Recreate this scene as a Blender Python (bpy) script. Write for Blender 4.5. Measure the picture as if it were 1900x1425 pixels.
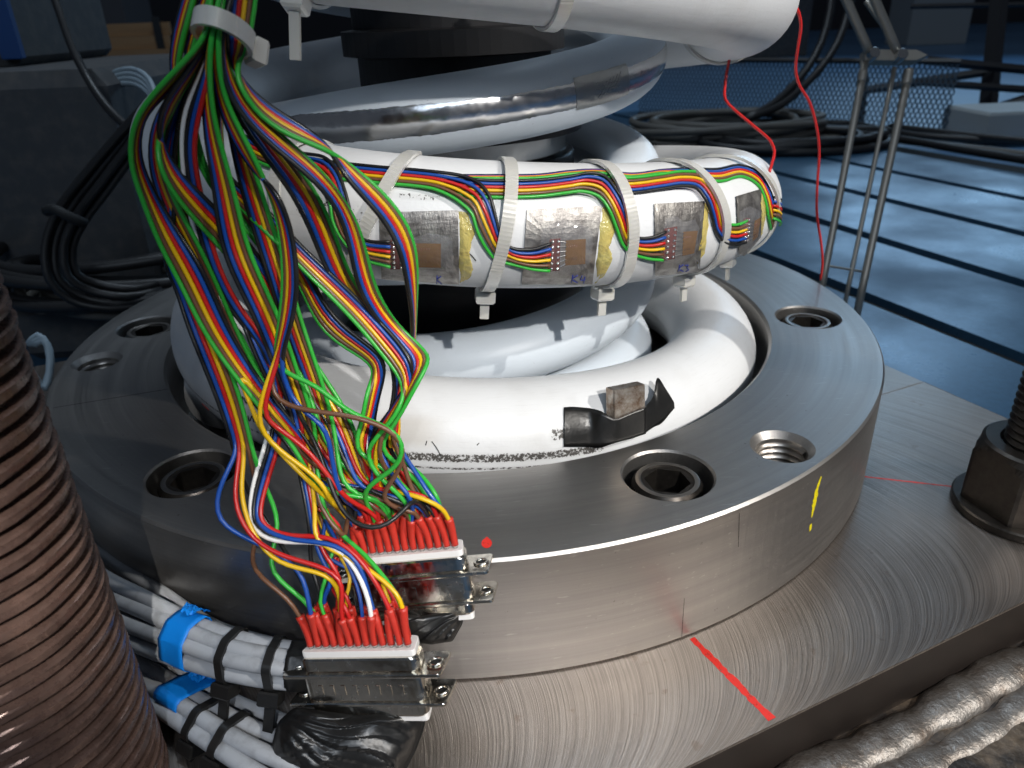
import bpy, math, random
import numpy as np

# ------------------------------------------------------------------ reset
for o in list(bpy.data.objects):
    bpy.data.objects.remove(o, do_unlink=True)
SC = bpy.context.scene
COL = SC.collection
RNG = random.Random(7)
S = 0.001                      # everything below is written in millimetres

# ------------------------------------------------------------------ camera
CAM = np.array([0.0, -426.63, 163.44])
M = np.array([[0.99688438, 0.06199058, -0.04877182],
              [-0.07115287, 0.43989577, -0.89522566],
              [-0.03404104, 0.89590673, 0.44293603]])
# columns of M: camera right, camera up, camera back (world frame)
M = M.copy()
FPX = 1389.78                  # focal length in pixels of the 1900 px wide photograph
from mathutils import Matrix, Vector
cd = bpy.data.cameras.new('camera')
cam = bpy.data.objects.new('camera', cd)
COL.objects.link(cam)
mw = Matrix.Identity(4)
for i in range(3):
    for j in range(3):
        mw[i][j] = M[i, j]
    mw[i][3] = CAM[i] * S
cam.matrix_world = mw
cd.sensor_width = 36.0
cd.lens = 36.0 * FPX / 1900.0
cd.clip_start = 0.01
cd.clip_end = 100
cd.dof.use_dof = True
cd.dof.focus_distance = 0.275
cd.dof.aperture_fstop = 20.0
SC.camera = cam
SC.render.engine = 'CYCLES'
cy = SC.cycles
cy.max_bounces = 6
cy.diffuse_bounces = 3
cy.glossy_bounces = 3
cy.transmission_bounces = 4
cy.transparent_max_bounces = 6
cy.caustics_reflective = False
cy.caustics_refractive = False
cy.use_adaptive_sampling = True
cy.use_denoising = True

# ------------------------------------------------------------------ projection helpers
def RAY(x, y):
    return M @ np.array([(x - 950) / FPX, -(y - 712.5) / FPX, -1.0])


def P(x, y, depth):
    """a point of the place seen at photo pixel x, y and lying depth mm in front of the lens plane"""
    return CAM + RAY(x, y) * depth


def PL(x, y, z):
    d = RAY(x, y)
    return CAM + d * ((z - CAM[2]) / d[2])


# ------------------------------------------------------------------ world + lamps
wd = bpy.data.worlds.new('World')
SC.world = wd
wd.use_nodes = True
bg = wd.node_tree.nodes['Background']
bg.inputs[0].default_value = (0.62, 0.72, 0.9, 1)
bg.inputs[1].default_value = 0.07


def aim(o, target):
    d = Vector([t * S for t in target]) - o.location
    o.rotation_euler = d.to_track_quat('-Z', 'Y').to_euler()


def spot(name, loc, target, power, color, cone, blend, radius):
    l = bpy.data.lights.new(name, 'SPOT')
    l.energy = power
    l.color = color
    l.spot_size = math.radians(cone)
    l.spot_blend = blend
    l.shadow_soft_size = radius
    o = bpy.data.objects.new(name, l)
    COL.objects.link(o)
    o.location = Vector(loc) * S
    aim(o, target)
    return o


def area(name, loc, target, power, color, sx, sy):
    l = bpy.data.lights.new(name, 'AREA')
    l.shape = 'RECTANGLE'
    l.size = sx
    l.size_y = sy
    l.energy = power
    l.color = color
    o = bpy.data.objects.new(name, l)
    COL.objects.link(o)
    o.location = Vector(loc) * S
    aim(o, target)
    return o


# frontal light from beside the lens, and a beam of sun falling in from the front right
spot('frontal_lamp', (820, -2300, 1560), (140, -150, 25), 215, (1.0, 0.96, 0.91), 11.0, 0.6, 0.03)
spot('sunbeam_lamp', (2085, -1525, 1830), (165, -150, -20), 215, (1.0, 0.95, 0.88), 11.0, 0.4, 0.025)
# bluish windows of the hall, plus an added front fill
spot('sun_fleck_lamp', (500, -2300, 1900), tuple(P(70, 1060, 200)), 420, (1.0, 0.94, 0.86), 1.5, 0.8, 0.02)
spot('low_sunbeam_lamp', (300, -2300, 1900), tuple(P(490, 1190, 255)), 85, (0.96, 0.97, 1.0), 4.9, 0.9, 0.04)
area('hall_window_lamp', (2100, 3170, 1430), (150, -50, 0), 5, (0.5, 0.74, 1.0), 0.8, 0.5)
area('far_window_lamp', (2750, 3900, 900), (600, 500, -100), 9, (0.42, 0.70, 1.0), 1.3, 0.4)
area('skylight_lamp', (100, 900, 2800), (0, -60, 120), 30, (0.72, 0.86, 1.0), 1.0, 0.7)
area('front_fill_lamp', (-300, -2600, 1900), (0, -120, 0), 17, (0.72, 0.85, 1.0), 1.6, 1.0)  # soft bluish fill added behind the camera, stands for no window

SC.view_settings.view_transform = 'Standard'
SC.view_settings.look = 'None'
SC.view_settings.gamma = 1.0
SC.view_settings.use_curve_mapping = False
SC.view_settings.exposure = 0.0


# ------------------------------------------------------------------ mesh helpers
ORG = {}


def tag(o, label=None, cat=None, group=None, kind=None):
    if label:
        o['label'] = label
    if cat:
        o['category'] = cat
    if group:
        o['group'] = group
    if kind:
        o['kind'] = kind
    return o


def thing(name, label, cat, loc, group=None):
    o = bpy.data.objects.new(name, None)
    o.empty_display_size = 0.01
    COL.objects.link(o)
    o.location = Vector([float(c) * S for c in loc])
    ORG[o.name] = np.array(loc, float)
    return tag(o, label, cat, group)


def mesh(name, V, F, mat, parent=None, smooth=True, uv=None, origin=None):
    V = np.asarray(V, float).reshape(-1, 3)
    if parent is not None:
        org = ORG[parent.name]
    elif origin is not None:
        org = np.array(origin, float)
    else:
        org = np.array([V[:, 0].mean(), V[:, 1].mean(), V[:, 2].min()])
    me = bpy.data.meshes.new(name)
    me.from_pydata(((V - org) * S).tolist(), [], F)
    me.materials.append(mat)
    if smooth:
        me.polygons.foreach_set('use_smooth', [True] * len(me.polygons))
    if uv is not None:
        lay = me.uv_layers.new(name='UVMap')
        li = np.zeros(len(me.loops), dtype=np.int32)
        me.loops.foreach_get('vertex_index', li)
        lay.data.foreach_set('uv', np.asarray(uv, float)[li].ravel())
    me.update()
    o = bpy.data.objects.new(name, me)
    COL.objects.link(o)
    if parent is not None:
        o.parent = parent
    else:
        o.location = Vector(org * S)
    ORG[o.name] = org
    return o


class MB:
    """collects shapes into one mesh"""

    def __init__(self):
        self.V = []
        self.F = []

    def add(self, V, F):
        n = len(self.V)
        self.V += [tuple(map(float, v)) for v in V]
        self.F += [tuple(i + n for i in f) for f in F]
        return self

    def build(self, name, mat, parent=None, smooth=False, origin=None):
        return mesh(name, self.V, self.F, mat, parent, smooth, None, origin)


def unit(v):
    v = np.asarray(v, float)
    return v / max(np.linalg.norm(v), 1e-12)


def catmull(pts, step=4.0, tmin=2):
    """smooth curve through points, resampled at about step mm; extra columns are carried along"""
    p = np.asarray(pts, float)
    if len(p) == 2:
        n = max(2, int(np.linalg.norm(p[1, :3] - p[0, :3]) / step))
        t = np.linspace(0, 1, n + 1)[:, None]
        return p[0] * (1 - t) + p[1] * t
    q = np.vstack([2 * p[0] - p[1], p, 2 * p[-1] - p[-2]])
    out = []
    for i in range(1, len(q) - 2):
        p0, p1, p2, p3 = q[i - 1], q[i], q[i + 1], q[i + 2]
        t0 = 0.0
        t1 = t0 + max(np.linalg.norm(p1[:3] - p0[:3]), 1e-6) ** 0.5
        t2 = t1 + max(np.linalg.norm(p2[:3] - p1[:3]), 1e-6) ** 0.5
        t3 = t2 + max(np.linalg.norm(p3[:3] - p2[:3]), 1e-6) ** 0.5
        n = max(tmin, int(np.linalg.norm(p2[:3] - p1[:3]) / step))
        for k in range(n):
            t = t1 + (t2 - t1) * k / n
            A1 = (t1 - t) / (t1 - t0) * p0 + (t - t0) / (t1 - t0) * p1
            A2 = (t2 - t) / (t2 - t1) * p1 + (t - t1) / (t2 - t1) * p2
            A3 = (t3 - t) / (t3 - t2) * p2 + (t - t2) / (t3 - t2) * p3
            B1 = (t2 - t) / (t2 - t0) * A1 + (t - t0) / (t2 - t0) * A2
            B2 = (t3 - t) / (t3 - t1) * A2 + (t - t1) / (t3 - t1) * A3
            out.append((t2 - t) / (t2 - t1) * B1 + (t - t1) / (t2 - t1) * B2)
    out.append(p[-1])
    return np.array(out)


def sweep(path, r, sides=8, cap=True):
    """round tube along path (list of points); r number or list"""
    path = np.asarray(path, float)
    n = len(path)
    rr = np.full(n, r, float) if np.isscalar(r) else np.asarray(r, float)
    T = np.gradient(path, axis=0)
    T = T / np.maximum(np.linalg.norm(T, axis=1)[:, None], 1e-9)
    ref = np.array([0, 0, 1.0]) if abs(T[0, 2]) < 0.9 else np.array([1.0, 0, 0])
    N = unit(np.cross(T[0], ref))
    V = []
    ang = np.arange(sides) * 2 * math.pi / sides
    for i in range(n):
        N = unit(N - T[i] * (N @ T[i]))
        B = np.cross(T[i], N)
        V.append(path[i] + rr[i] * (np.cos(ang)[:, None] * N + np.sin(ang)[:, None] * B))
    V = np.vstack(V)
    F = []
    for i in range(n - 1):
        for k in range(sides):
            k2 = (k + 1) % sides
            F.append((i * sides + k, i * sides + k2, (i + 1) * sides + k2, (i + 1) * sides + k))
    if cap:
        F.append(tuple(range(sides))[::-1])
        F.append(tuple((n - 1) * sides + k for k in range(sides)))
    return V, F


def tube(name, path, r, mat, parent=None, sides=8, origin=None):
    V, F = sweep(path, r, sides)
    return mesh(name, V, F, mat, parent, True, None, origin)


def strap(path, normals, w, t, closed=False):
    """flat band: rectangular section w wide and t thick swept along path; normals point out of the band face"""
    path = np.asarray(path, float)
    n = len(path)
    tt = np.full(n, t, float) if np.isscalar(t) else np.asarray(t, float)
    V = []
    for i in range(n):
        a = path[(i + 1) % n] if (closed or i < n - 1) else path[i]
        b = path[i - 1] if (closed or i > 0) else path[i]
        T = unit(a - b)
        N = unit(normals[i] - T * (np.asarray(normals[i]) @ T))
        B = np.cross(T, N)
        V += [path[i] - B * w / 2, path[i] + B * w / 2, path[i] + B * w / 2 + N * tt[i], path[i] - B * w / 2 + N * tt[i]]
    F = []
    for i in range(n if closed else n - 1):
        j = (i + 1) % n
        for k in range(4):
            k2 = (k + 1) % 4
            F.append((i * 4 + k, i * 4 + k2, j * 4 + k2, j * 4 + k))
    if not closed:
        F += [(3, 2, 1, 0), tuple((n - 1) * 4 + k for k in range(4))]
    return V, F


def prism(outline, c, ex, ey, ez, z0, z1, bevel=0.0):
    """outline (2d points, ccw) extruded along ez from z0 to z1, with a small bevel at both rims"""
    o = np.asarray(outline, float)
    n = len(o)
    c = np.asarray(c, float)
    levels = [(z0, 0), (z1, 0)] if bevel <= 0 else [(z0, bevel), (z0 + bevel, 0), (z1 - bevel, 0), (z1, bevel)]
    cen = o.mean(0)
    V = []
    for z, b in levels:
        d = o - cen
        L = np.maximum(np.linalg.norm(d, axis=1)[:, None], 1e-9)
        q = cen + d * (1 - b / L)
        for u, v in q:
            V.append(c + ex * u + ey * v + ez * z)
    F = [tuple(range(n))[::-1]]
    m = len(levels)
    for i in range(m - 1):
        for k in range(n):
            k2 = (k + 1) % n
            F.append((i * n + k, i * n + k2, (i + 1) * n + k2, (i + 1) * n + k))
    F.append(tuple((m - 1) * n + k for k in range(n)))
    return V, F


EX, EY, EZ = np.eye(3)


def rounded(w, h, r, n=5):
    pts = []
    for cx, cy, a0 in ((w / 2 - r, h / 2 - r, 0), (-w / 2 + r, h / 2 - r, 90), (-w / 2 + r, -h / 2 + r, 180), (w / 2 - r, -h / 2 + r, 270)):
        for k in range(n + 1):
            a = math.radians(a0 + 90 * k / n)
            pts.append((cx + r * math.cos(a), cy + r * math.sin(a)))
    return pts


def dshape(w, h, r, slope=0.18, n=4):
    """D shaped outline of a d-sub shell: the lower side is shorter"""
    k = h * slope
    c = [(w / 2, h / 2), (-w / 2, h / 2), (-w / 2 + k, -h / 2), (w / 2 - k, -h / 2)]
    pts = []
    for i in range(4):
        p = np.array(c[i])
        a = unit(np.array(c[i - 1]) - p)
        b = unit(np.array(c[(i + 1) % 4]) - p)
        for s in range(n + 1):
            t = s / n
            pts.append(tuple(p + a * r * (1 - t) ** 2 + b * r * t ** 2))
    return pts


def box(c, ex, ey, ez, sx, sy, sz, bevel=0.3):
    """box centred in x, y with its bottom at c"""
    return prism([(sx / 2, sy / 2), (-sx / 2, sy / 2), (-sx / 2, -sy / 2), (sx / 2, -sy / 2)], c, ex, ey, ez, 0, sz, bevel)


def lathe(profile, c, sides=96, a0=0, ez=EZ, ex=EX):
    """closed ring or solid from a profile of (r, z)"""
    ez = unit(ez)
    ex = unit(ex - ez * (ex @ ez))
    ey = np.cross(ez, ex)
    V = []
    n = len(profile)
    for k in range(sides):
        a = 2 * math.pi * k / sides + a0
        d = ex * math.cos(a) + ey * math.sin(a)
        for r, z in profile:
            V.append(np.asarray(c) + d * r + ez * z)
    F = []
    for k in range(sides):
        k2 = (k + 1) % sides
        for i in range(n - 1):
            F.append((k * n + i, k2 * n + i, k2 * n + i + 1, k * n + i + 1))
    return V, F


def solid_lathe(profile, c, sides=64):
    """closed solid: profile runs from top to bottom at r > 0 and gets flat caps"""
    V, F = lathe(profile, c, sides)
    n = len(profile)
    F = [f[::-1] for f in F]
    F.append(tuple(k * n for k in range(sides)))
    F.append(tuple(k * n + n - 1 for k in range(sides))[::-1])
    return V, F


def ring_lathe(profile, c, sides=96):
    """closed ring from a closed loop profile (first point not repeated)"""
    V, _ = lathe(profile, c, sides)
    n = len(profile)
    F = []
    for k in range(sides):
        k2 = (k + 1) % sides
        for i in range(n):
            j = (i + 1) % n
            F.append((k * n + i, k * n + j, k2 * n + j, k2 * n + i))
    return V, F


# ------------------------------------------------------------------ material helpers
def mat(name, color=(0.5, 0.5, 0.5), rough=0.5, metal=0.0, **kw):
    m = bpy.data.materials.new(name)
    m.use_nodes = True
    b = m.node_tree.nodes['Principled BSDF']
    b.inputs['Base Color'].default_value = (*color, 1)
    b.inputs['Roughness'].default_value = rough
    b.inputs['Metallic'].default_value = metal
    for k, v in kw.items():
        b.inputs[k].default_value = v
    return m


class NT:
    def __init__(self, m):
        self.t = m.node_tree
        self.b = self.t.nodes['Principled BSDF']

    def n(self, kind, **inp):
        x = self.t.nodes.new(kind)
        for k, v in inp.items():
            key = k.replace('_', ' ')
            if key in x.inputs:
                if hasattr(v, 'is_output'):
                    self.t.links.new(v, x.inputs[key])
                else:
                    x.inputs[key].default_value = v
            else:
                setattr(x, k, v)
        return x

    def link(self, a, b):
        self.t.links.new(a, b)

    def coord(self, which='Object'):
        return self.n('ShaderNodeTexCoord').outputs[which]

    def mapping(self, vec, scale=(1, 1, 1), loc=(0, 0, 0), rot=(0, 0, 0)):
        x = self.n('ShaderNodeMapping')
        self.link(vec, x.inputs['Vector'])
        x.inputs['Scale'].default_value = scale
        x.inputs['Location'].default_value = loc
        x.inputs['Rotation'].default_value = rot
        return x.outputs[0]

    def noise(self, vec, scale, detail=3, rough=0.55):
        x = self.n('ShaderNodeTexNoise')
        self.link(vec, x.inputs['Vector'])
        x.inputs['Scale'].default_value = scale
        x.inputs['Detail'].default_value = detail
        x.inputs['Roughness'].default_value = rough
        return x.outputs[0]

    def ramp(self, fac, stops):
        x = self.n('ShaderNodeValToRGB')
        self.link(fac, x.inputs[0])
        e = x.color_ramp.elements
        while len(e) < len(stops):
            e.new(0.5)
        for el, (p, c) in zip(e, stops):
            el.position = p
            el.color = (*c, 1) if not np.isscalar(c) else (c, c, c, 1)
        return x.outputs[0]

    def math(self, op, a, b=0.0, c=None):
        x = self.n('ShaderNodeMath', operation=op)
        for i, v in enumerate((a, b) if c is None else (a, b, c)):
            if hasattr(v, 'is_output'):
                self.link(v, x.inputs[i])
            else:
                x.inputs[i].default_value = v
        return x.outputs[0]

    def mix(self, fac, a, b, blend='MIX'):
        x = self.n('ShaderNodeMix', data_type='RGBA', blend_type=blend)
        for i, v in ((0, fac), (6, a), (7, b)):
            if hasattr(v, 'is_output'):
                self.link(v, x.inputs[i])
            else:
                x.inputs[i].default_value = v if i == 0 else (*v, 1)
        return x.outputs[2]

    def bump(self, h, strength=0.3, dist=0.0005):
        x = self.n('ShaderNodeBump')
        self.link(h, x.inputs['Height'])
        x.inputs['Strength'].default_value = strength
        x.inputs['Distance'].default_value = dist
        self.link(x.outputs[0], self.b.inputs['Normal'])

    def col(self, s):
        self.link(s, self.b.inputs['Base Color'])

    def rough(self, s):
        self.link(s, self.b.inputs['Roughness'])


def polar(nt, vec, cx=0.0, cy=0.0):
    """radius and angle (metres, radians) of the object coordinate about cx, cy (metres)"""
    s = nt.n('ShaderNodeSeparateXYZ')
    nt.link(vec, s.inputs[0])
    x = nt.math('SUBTRACT', s.outputs[0], cx)
    y = nt.math('SUBTRACT', s.outputs[1], cy)
    r = nt.math('SQRT', nt.math('ADD', nt.math('MULTIPLY', x, x), nt.math('MULTIPLY', y, y)))
    a = nt.math('ARCTAN2', y, x)
    return r, a, s.outputs[2]


def comb(nt, x, y, z):
    c = nt.n('ShaderNodeCombineXYZ')
    for i, v in enumerate((x, y, z)):
        if hasattr(v, 'is_output'):
            nt.link(v, c.inputs[i])
        else:
            c.inputs[i].default_value = v
    return c.outputs[0]


MT = {}


def build_materials():
    # machined flange steel: turning marks round the axis on top, fine horizontal lines on the rim
    m = MT['flange'] = mat('machined_steel', (0.36, 0.35, 0.345), 0.36, 0.95)
    nt = NT(m)
    co = nt.coord()
    r, a, z = polar(nt, co)
    v = comb(nt, nt.math('MULTIPLY', r, 1000), nt.math('MULTIPLY', a, 1.6), nt.math('MULTIPLY', z, 1500))
    lines = nt.ramp(nt.noise(v, 1.0, 5, 0.75), [(0.15, 0.0), (0.85, 1.0)])
    v2 = comb(nt, nt.math('MULTIPLY', r, 220), nt.math('MULTIPLY', a, 1.2), nt.math('MULTIPLY', z, 260))
    bands = nt.ramp(nt.noise(v2, 1.0, 2, 0.5), [(0.2, 0.0), (0.8, 1.0)])
    blot = nt.noise(co, 14, 4)
    scr = nt.ramp(nt.noise(nt.mapping(co, (90, 1100, 700), rot=(0, 0, 0.7)), 1.0, 2), [(0.66, 0.0), (0.74, 1.0)])
    spots = nt.ramp(nt.noise(co, 330, 2), [(0.72, 0.0), (0.78, 1.0)])
    c = nt.mix(blot, (0.27, 0.265, 0.265), (0.39, 0.375, 0.36))
    c = nt.mix(nt.math('MULTIPLY', lines, 0.6), c, (0.54, 0.52, 0.495))
    c = nt.mix(nt.math('MULTIPLY', bands, 0.35), c, (0.24, 0.235, 0.23))
    c = nt.mix(nt.math('MULTIPLY', scr, 0.35), c, (0.66, 0.65, 0.63))
    c = nt.mix(nt.math('MULTIPLY', spots, 0.5), c, (0.12, 0.11, 0.10))
    nt.col(c)
    nt.rough(nt.math('ADD', nt.math('MULTIPLY', lines, 0.13), nt.math('ADD', nt.math('MULTIPLY', bands, 0.10), nt.math('ADD', nt.math('MULTIPLY', blot, 0.14), 0.2))))
    nt.bump(lines, 0.16, 0.0002)
    # base plate: face milled arcs
    m = MT['plate'] = mat('milled_plate_steel', (0.4, 0.385, 0.37), 0.34, 0.92)
    nt = NT(m)
    co = nt.coord()
    g = nt.n('ShaderNodeNewGeometry')
    wp = g.outputs['Position']
    sp_ = nt.n('ShaderNodeSeparateXYZ')
    nt.link(nt.mapping(wp, rot=(0, 0, math.radians(-21))), sp_.inputs[0])
    ss, tt = sp_.outputs[0], nt.math('ADD', sp_.outputs[1], 0.212)
    t2 = nt.math('MULTIPLY', tt, tt)
    near = nt.math('SQRT', nt.math('MAXIMUM', nt.math('SUBTRACT', 0.0640 ** 2, t2), 0.0))
    far = nt.math('ADD', nt.math('SQRT', nt.math('MAXIMUM', nt.math('SUBTRACT', 0.190 ** 2, t2), 0.0)), 0.0640 - 0.190)
    lt = nt.math('LESS_THAN', tt, 0.0)
    arc = nt.math('ADD', nt.math('MULTIPLY', near, lt), nt.math('MULTIPLY', far, nt.math('SUBTRACT', 1.0, lt)))
    v = comb(nt, nt.math('SUBTRACT', ss, arc), nt.math('MULTIPLY', tt, 0.03), 0.0)
    l1 = nt.noise(nt.mapping(v, (1300, 300, 1)), 1.0, 4, 0.75)
    l2 = nt.noise(nt.mapping(v, (190, 200, 1)), 1.0, 2, 0.6)
    blot = nt.noise(wp, 16, 4)
    rust = nt.ramp(nt.noise(wp, 120, 3), [(0.68, 0.0), (0.74, 1.0)])
    c = nt.mix(nt.ramp(l1, [(0.3, 0.0), (0.7, 1.0)]), (0.17, 0.148, 0.133), (0.47, 0.42, 0.38))
    c = nt.mix(nt.math('MULTIPLY', blot, 0.35), c, (0.30, 0.27, 0.245))
    c = nt.mix(nt.math('MULTIPLY', rust, 0.35), c, (0.16, 0.10, 0.07))
    nt.col(c)
    nt.rough(nt.math('ADD', nt.math('MULTIPLY', l1, 0.2), nt.math('ADD', nt.math('MULTIPLY', blot, 0.16), 0.16)))
    nt.bump(nt.math('ADD', l1, nt.math('MULTIPLY', l2, 0.5)), 0.5, 0.0004)
    # white spring paint with orange peel, chips where the turns rub
    m = MT['white'] = mat('white_spring_paint', (0.74, 0.755, 0.77), 0.42)
    nt = NT(m)
    co = nt.coord()
    uvs = nt.coord('UV')
    s = nt.n('ShaderNodeSeparateXYZ')
    nt.link(uvs, s.inputs[0])
    turn, th = s.outputs[0], s.outputs[1]
    # band of rubbed paint along the low front of the bottom turn (turn in 360 degree units, th in degrees/360)
    def window(x, a, b, soft):
        up = nt.n('ShaderNodeMapRange', interpolation_type='SMOOTHSTEP')
        nt.link(x, up.inputs[0])
        up.inputs[1].default_value, up.inputs[2].default_value = a, a + soft
        dn = nt.n('ShaderNodeMapRange', interpolation_type='SMOOTHSTEP')
        nt.link(x, dn.inputs[0])
        dn.inputs[1].default_value, dn.inputs[2].default_value = b - soft, b
        dn.inputs[3].default_value, dn.inputs[4].default_value = 1, 0
        return nt.math('MULTIPLY', up.outputs[0], dn.outputs[0])
    chipn = nt.noise(co, 700, 5, 0.75)
    band = nt.math('MULTIPLY', window(turn, -1.058, -0.962, 0.012), window(th, -0.014, 0.030, 0.015))
    band2 = nt.math('MULTIPLY', window(turn, -1.06, -0.80, 0.03), window(th, -0.034, -0.018, 0.006))
    patch = nt.math('MULTIPLY', window(turn, -1.037, -1.026, 0.004), window(th, 0.035, 0.095, 0.02))
    patchb = nt.math('MAXIMUM', nt.math('MULTIPLY', window(turn, 0.03, 0.075, 0.015), window(th, 0.0, 0.09, 0.03)), nt.math('MULTIPLY', window(turn, 0.010, 0.032, 0.006), window(th, 0.084, 0.108, 0.008)))
    msk = nt.math('MAXIMUM', nt.math('MULTIPLY', band, 0.85), nt.math('MULTIPLY', band2, 0.75))
    msk = nt.math('MAXIMUM', msk, nt.math('MULTIPLY', patch, 0.8))
    msk = nt.math('MAXIMUM', msk, nt.math('MULTIPLY', patchb, 0.62))
    spk = nt.math('MULTIPLY', nt.ramp(nt.noise(co, 45, 2), [(0.62, 0.0), (0.72, 1.0)]), 0.36)
    msk = nt.math('MAXIMUM', msk, spk)
    chip = nt.ramp(nt.math('ADD', nt.math('MULTIPLY', msk, 0.42), chipn), [(0.80, 0.0), (0.83, 1.0)])
    dirt = nt.ramp(nt.noise(co, 22, 4, 0.6), [(0.5, 0.0), (0.8, 1.0)])
    smudge = nt.math('MULTIPLY', window(turn, -0.99, -0.95, 0.015), window(th, 0.02, 0.14, 0.04))
    c = nt.mix(nt.math('MULTIPLY', dirt, 0.42), (0.76, 0.775, 0.79), (0.56, 0.55, 0.53))
    streak = nt.ramp(nt.noise(nt.mapping(uvs, (14, 40, 1)), 6.0, 4, 0.65), [(0.56, 0.0), (0.72, 1.0)])
    c = nt.mix(nt.math('MULTIPLY', streak, 0.22), c, (0.45, 0.44, 0.43))
    c = nt.mix(nt.math('MULTIPLY', msk, 0.35), c, (0.40, 0.39, 0.38))
    c = nt.mix(nt.math('MULTIPLY', smudge, 0.5), c, (0.50, 0.46, 0.40))
    nt.col(nt.mix(chip, c, (0.075, 0.07, 0.065)))
    peel = nt.noise(co, 620, 2, 0.5)
    nt.bump(peel, 0.35, 0.0002)
    m = MT['pale_blue'] = mat('pale_blue_spring_paint', (0.44, 0.49, 0.54), 0.42)
    nt = NT(m)
    co = nt.coord()
    spk = nt.ramp(nt.noise(co, 700, 3, 0.7), [(0.735, 0.0), (0.75, 1.0)])
    nt.col(nt.mix(spk, nt.mix(nt.noise(co, 20, 4), (0.60, 0.665, 0.73), (0.68, 0.735, 0.79)), (0.10, 0.09, 0.085)))
    nt.bump(nt.noise(co, 620, 2, 0.5), 0.3, 0.0002)
    m = MT['foil'] = mat('foil_tape', (0.72, 0.72, 0.73), 0.16, 1.0)
    nt = NT(m)
    co = nt.coord()
    nn = nt.noise(co, 55, 3, 0.5)
    nt.bump(nn, 0.42, 0.0016)
    nt.rough(nt.math('ADD', nt.math('MULTIPLY', nt.noise(co, 190, 3), 0.22), 0.1))
    m = MT['foil_patch'] = mat('clear_tape_over_foil', (0.5, 0.5, 0.49), 0.28, 0.9)
    nt = NT(m)
    co = nt.coord()
    nt.bump(nt.noise(co, 260, 3), 0.5, 0.0008)
    m = MT['column'] = mat('dark_turned_steel', (0.028, 0.028, 0.03), 0.4, 0.6)
    nt = NT(m)
    g = nt.n('ShaderNodeNewGeometry')
    r, a, z = polar(nt, g.outputs['Position'])
    nt.bump(nt.noise(comb(nt, 0.0, nt.math('MULTIPLY', a, 1.5), nt.math('MULTIPLY', z, 1500)), 1.0, 2), 0.25, 0.0003)
    MT['black_iron'] = mat('black_iron', (0.018, 0.018, 0.02), 0.6, 0.3)
    MT['bright_steel'] = mat('bright_steel', (0.5, 0.49, 0.48), 0.25, 1.0)
    # black oxide fasteners
    m = MT['oxide'] = mat('black_oxide_steel', (0.075, 0.068, 0.062), 0.38, 0.85)
    nt = NT(m)
    co = nt.coord()
    nn = nt.noise(co, 260, 4)
    nt.col(nt.mix(nn, (0.022, 0.020, 0.019), (0.09, 0.08, 0.07)))
    nt.rough(nt.math('ADD', nt.math('MULTIPLY', nn, 0.25), 0.24))
    MT['oxide_worn'] = mat('worn_oxide_edge', (0.34, 0.315, 0.29), 0.34, 1.0)
    m = MT['rim'] = mat('chamfer_steel', (0.62, 0.59, 0.56), 0.28, 1.0)
    nt = NT(m)
    nt.bump(nt.noise(nt.coord(), 900, 2), 0.6, 0.0006)
    m = MT['rod'] = mat('rusty_thread_steel', (0.2, 0.12, 0.09), 0.36, 0.4)
    nt = NT(m)
    co = nt.coord()
    n1 = nt.noise(co, 70, 5, 0.7)
    n2 = nt.noise(co, 420, 3, 0.6)
    nt.col(nt.mix(nt.math('MULTIPLY', n2, 0.6), nt.ramp(n1, [(0.35, (0.085, 0.046, 0.038)), (0.65, (0.21, 0.125, 0.10))]), (0.15, 0.11, 0.09)))
    nt.rough(nt.math('ADD', nt.math('MULTIPLY', n2, 0.25), 0.16))
    nt.bump(n2, 0.2, 0.0004)
    # insulation
    for nme, c in dict(black=(0.012, 0.012, 0.013), blue=(0.010, 0.070, 0.34), red=(0.52, 0.016, 0.014), yellow=(0.74, 0.46, 0.008),
                       brown=(0.15, 0.068, 0.035), green=(0.035, 0.42, 0.045), white=(0.85, 0.85, 0.83)).items():
        m = MT['w_' + nme] = mat(nme + '_wire_insulation', c, 0.3)
        nt = NT(m)
        dust = nt.noise(nt.coord(), 90, 3)
        nt.rough(nt.ramp(dust, [(0.35, 0.24), (0.65, 0.5)]))
        nt.col(nt.mix(nt.ramp(dust, [(0.5, 0.0), (0.8, 0.25)]), c, tuple(0.75 * x + 0.05 for x in c)))
        nt.bump(nt.noise(nt.coord(), 350, 2), 0.12, 0.0003)
    MT['red_lead'] = mat('red_lead_insulation', (0.55, 0.02, 0.02), 0.35)
    m = MT['shrink'] = mat('red_heat_shrink', (0.52, 0.035, 0.022), 0.38, 0.0)
    m.node_tree.nodes['Principled BSDF'].inputs['Subsurface Weight'].default_value = 0.12
    m.node_tree.nodes['Principled BSDF'].inputs['Subsurface Radius'].default_value = (0.002, 0.0006, 0.0003)
    nt = NT(m)
    nt.bump(nt.noise(nt.coord(), 420, 2), 0.35, 0.0006)
    MT['nylon'] = mat('natural_nylon', (0.78, 0.77, 0.72), 0.35)
    b = MT['nylon'].node_tree.nodes['Principled BSDF']
    b.inputs['Transmission Weight'].default_value = 0.35
    b.inputs['Subsurface Weight'].default_value = 0.3
    b.inputs['Subsurface Radius'].default_value = (0.003, 0.003, 0.0025)
    MT['black_nylon'] = mat('black_nylon', (0.012, 0.012, 0.012), 0.35)
    m = MT['nickel'] = mat('nickel_shell', (0.72, 0.68, 0.61), 0.14, 1.0)
    nt = NT(m)
    co = nt.coord()
    nt.rough(nt.ramp(nt.noise(co, 330, 4), [(0.4, 0.1), (0.75, 0.34)]))
    nt.bump(nt.noise(co, 140, 2), 0.1, 0.0005)
    MT['white_plastic'] = mat('white_plastic', (0.82, 0.80, 0.78), 0.4)
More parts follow.
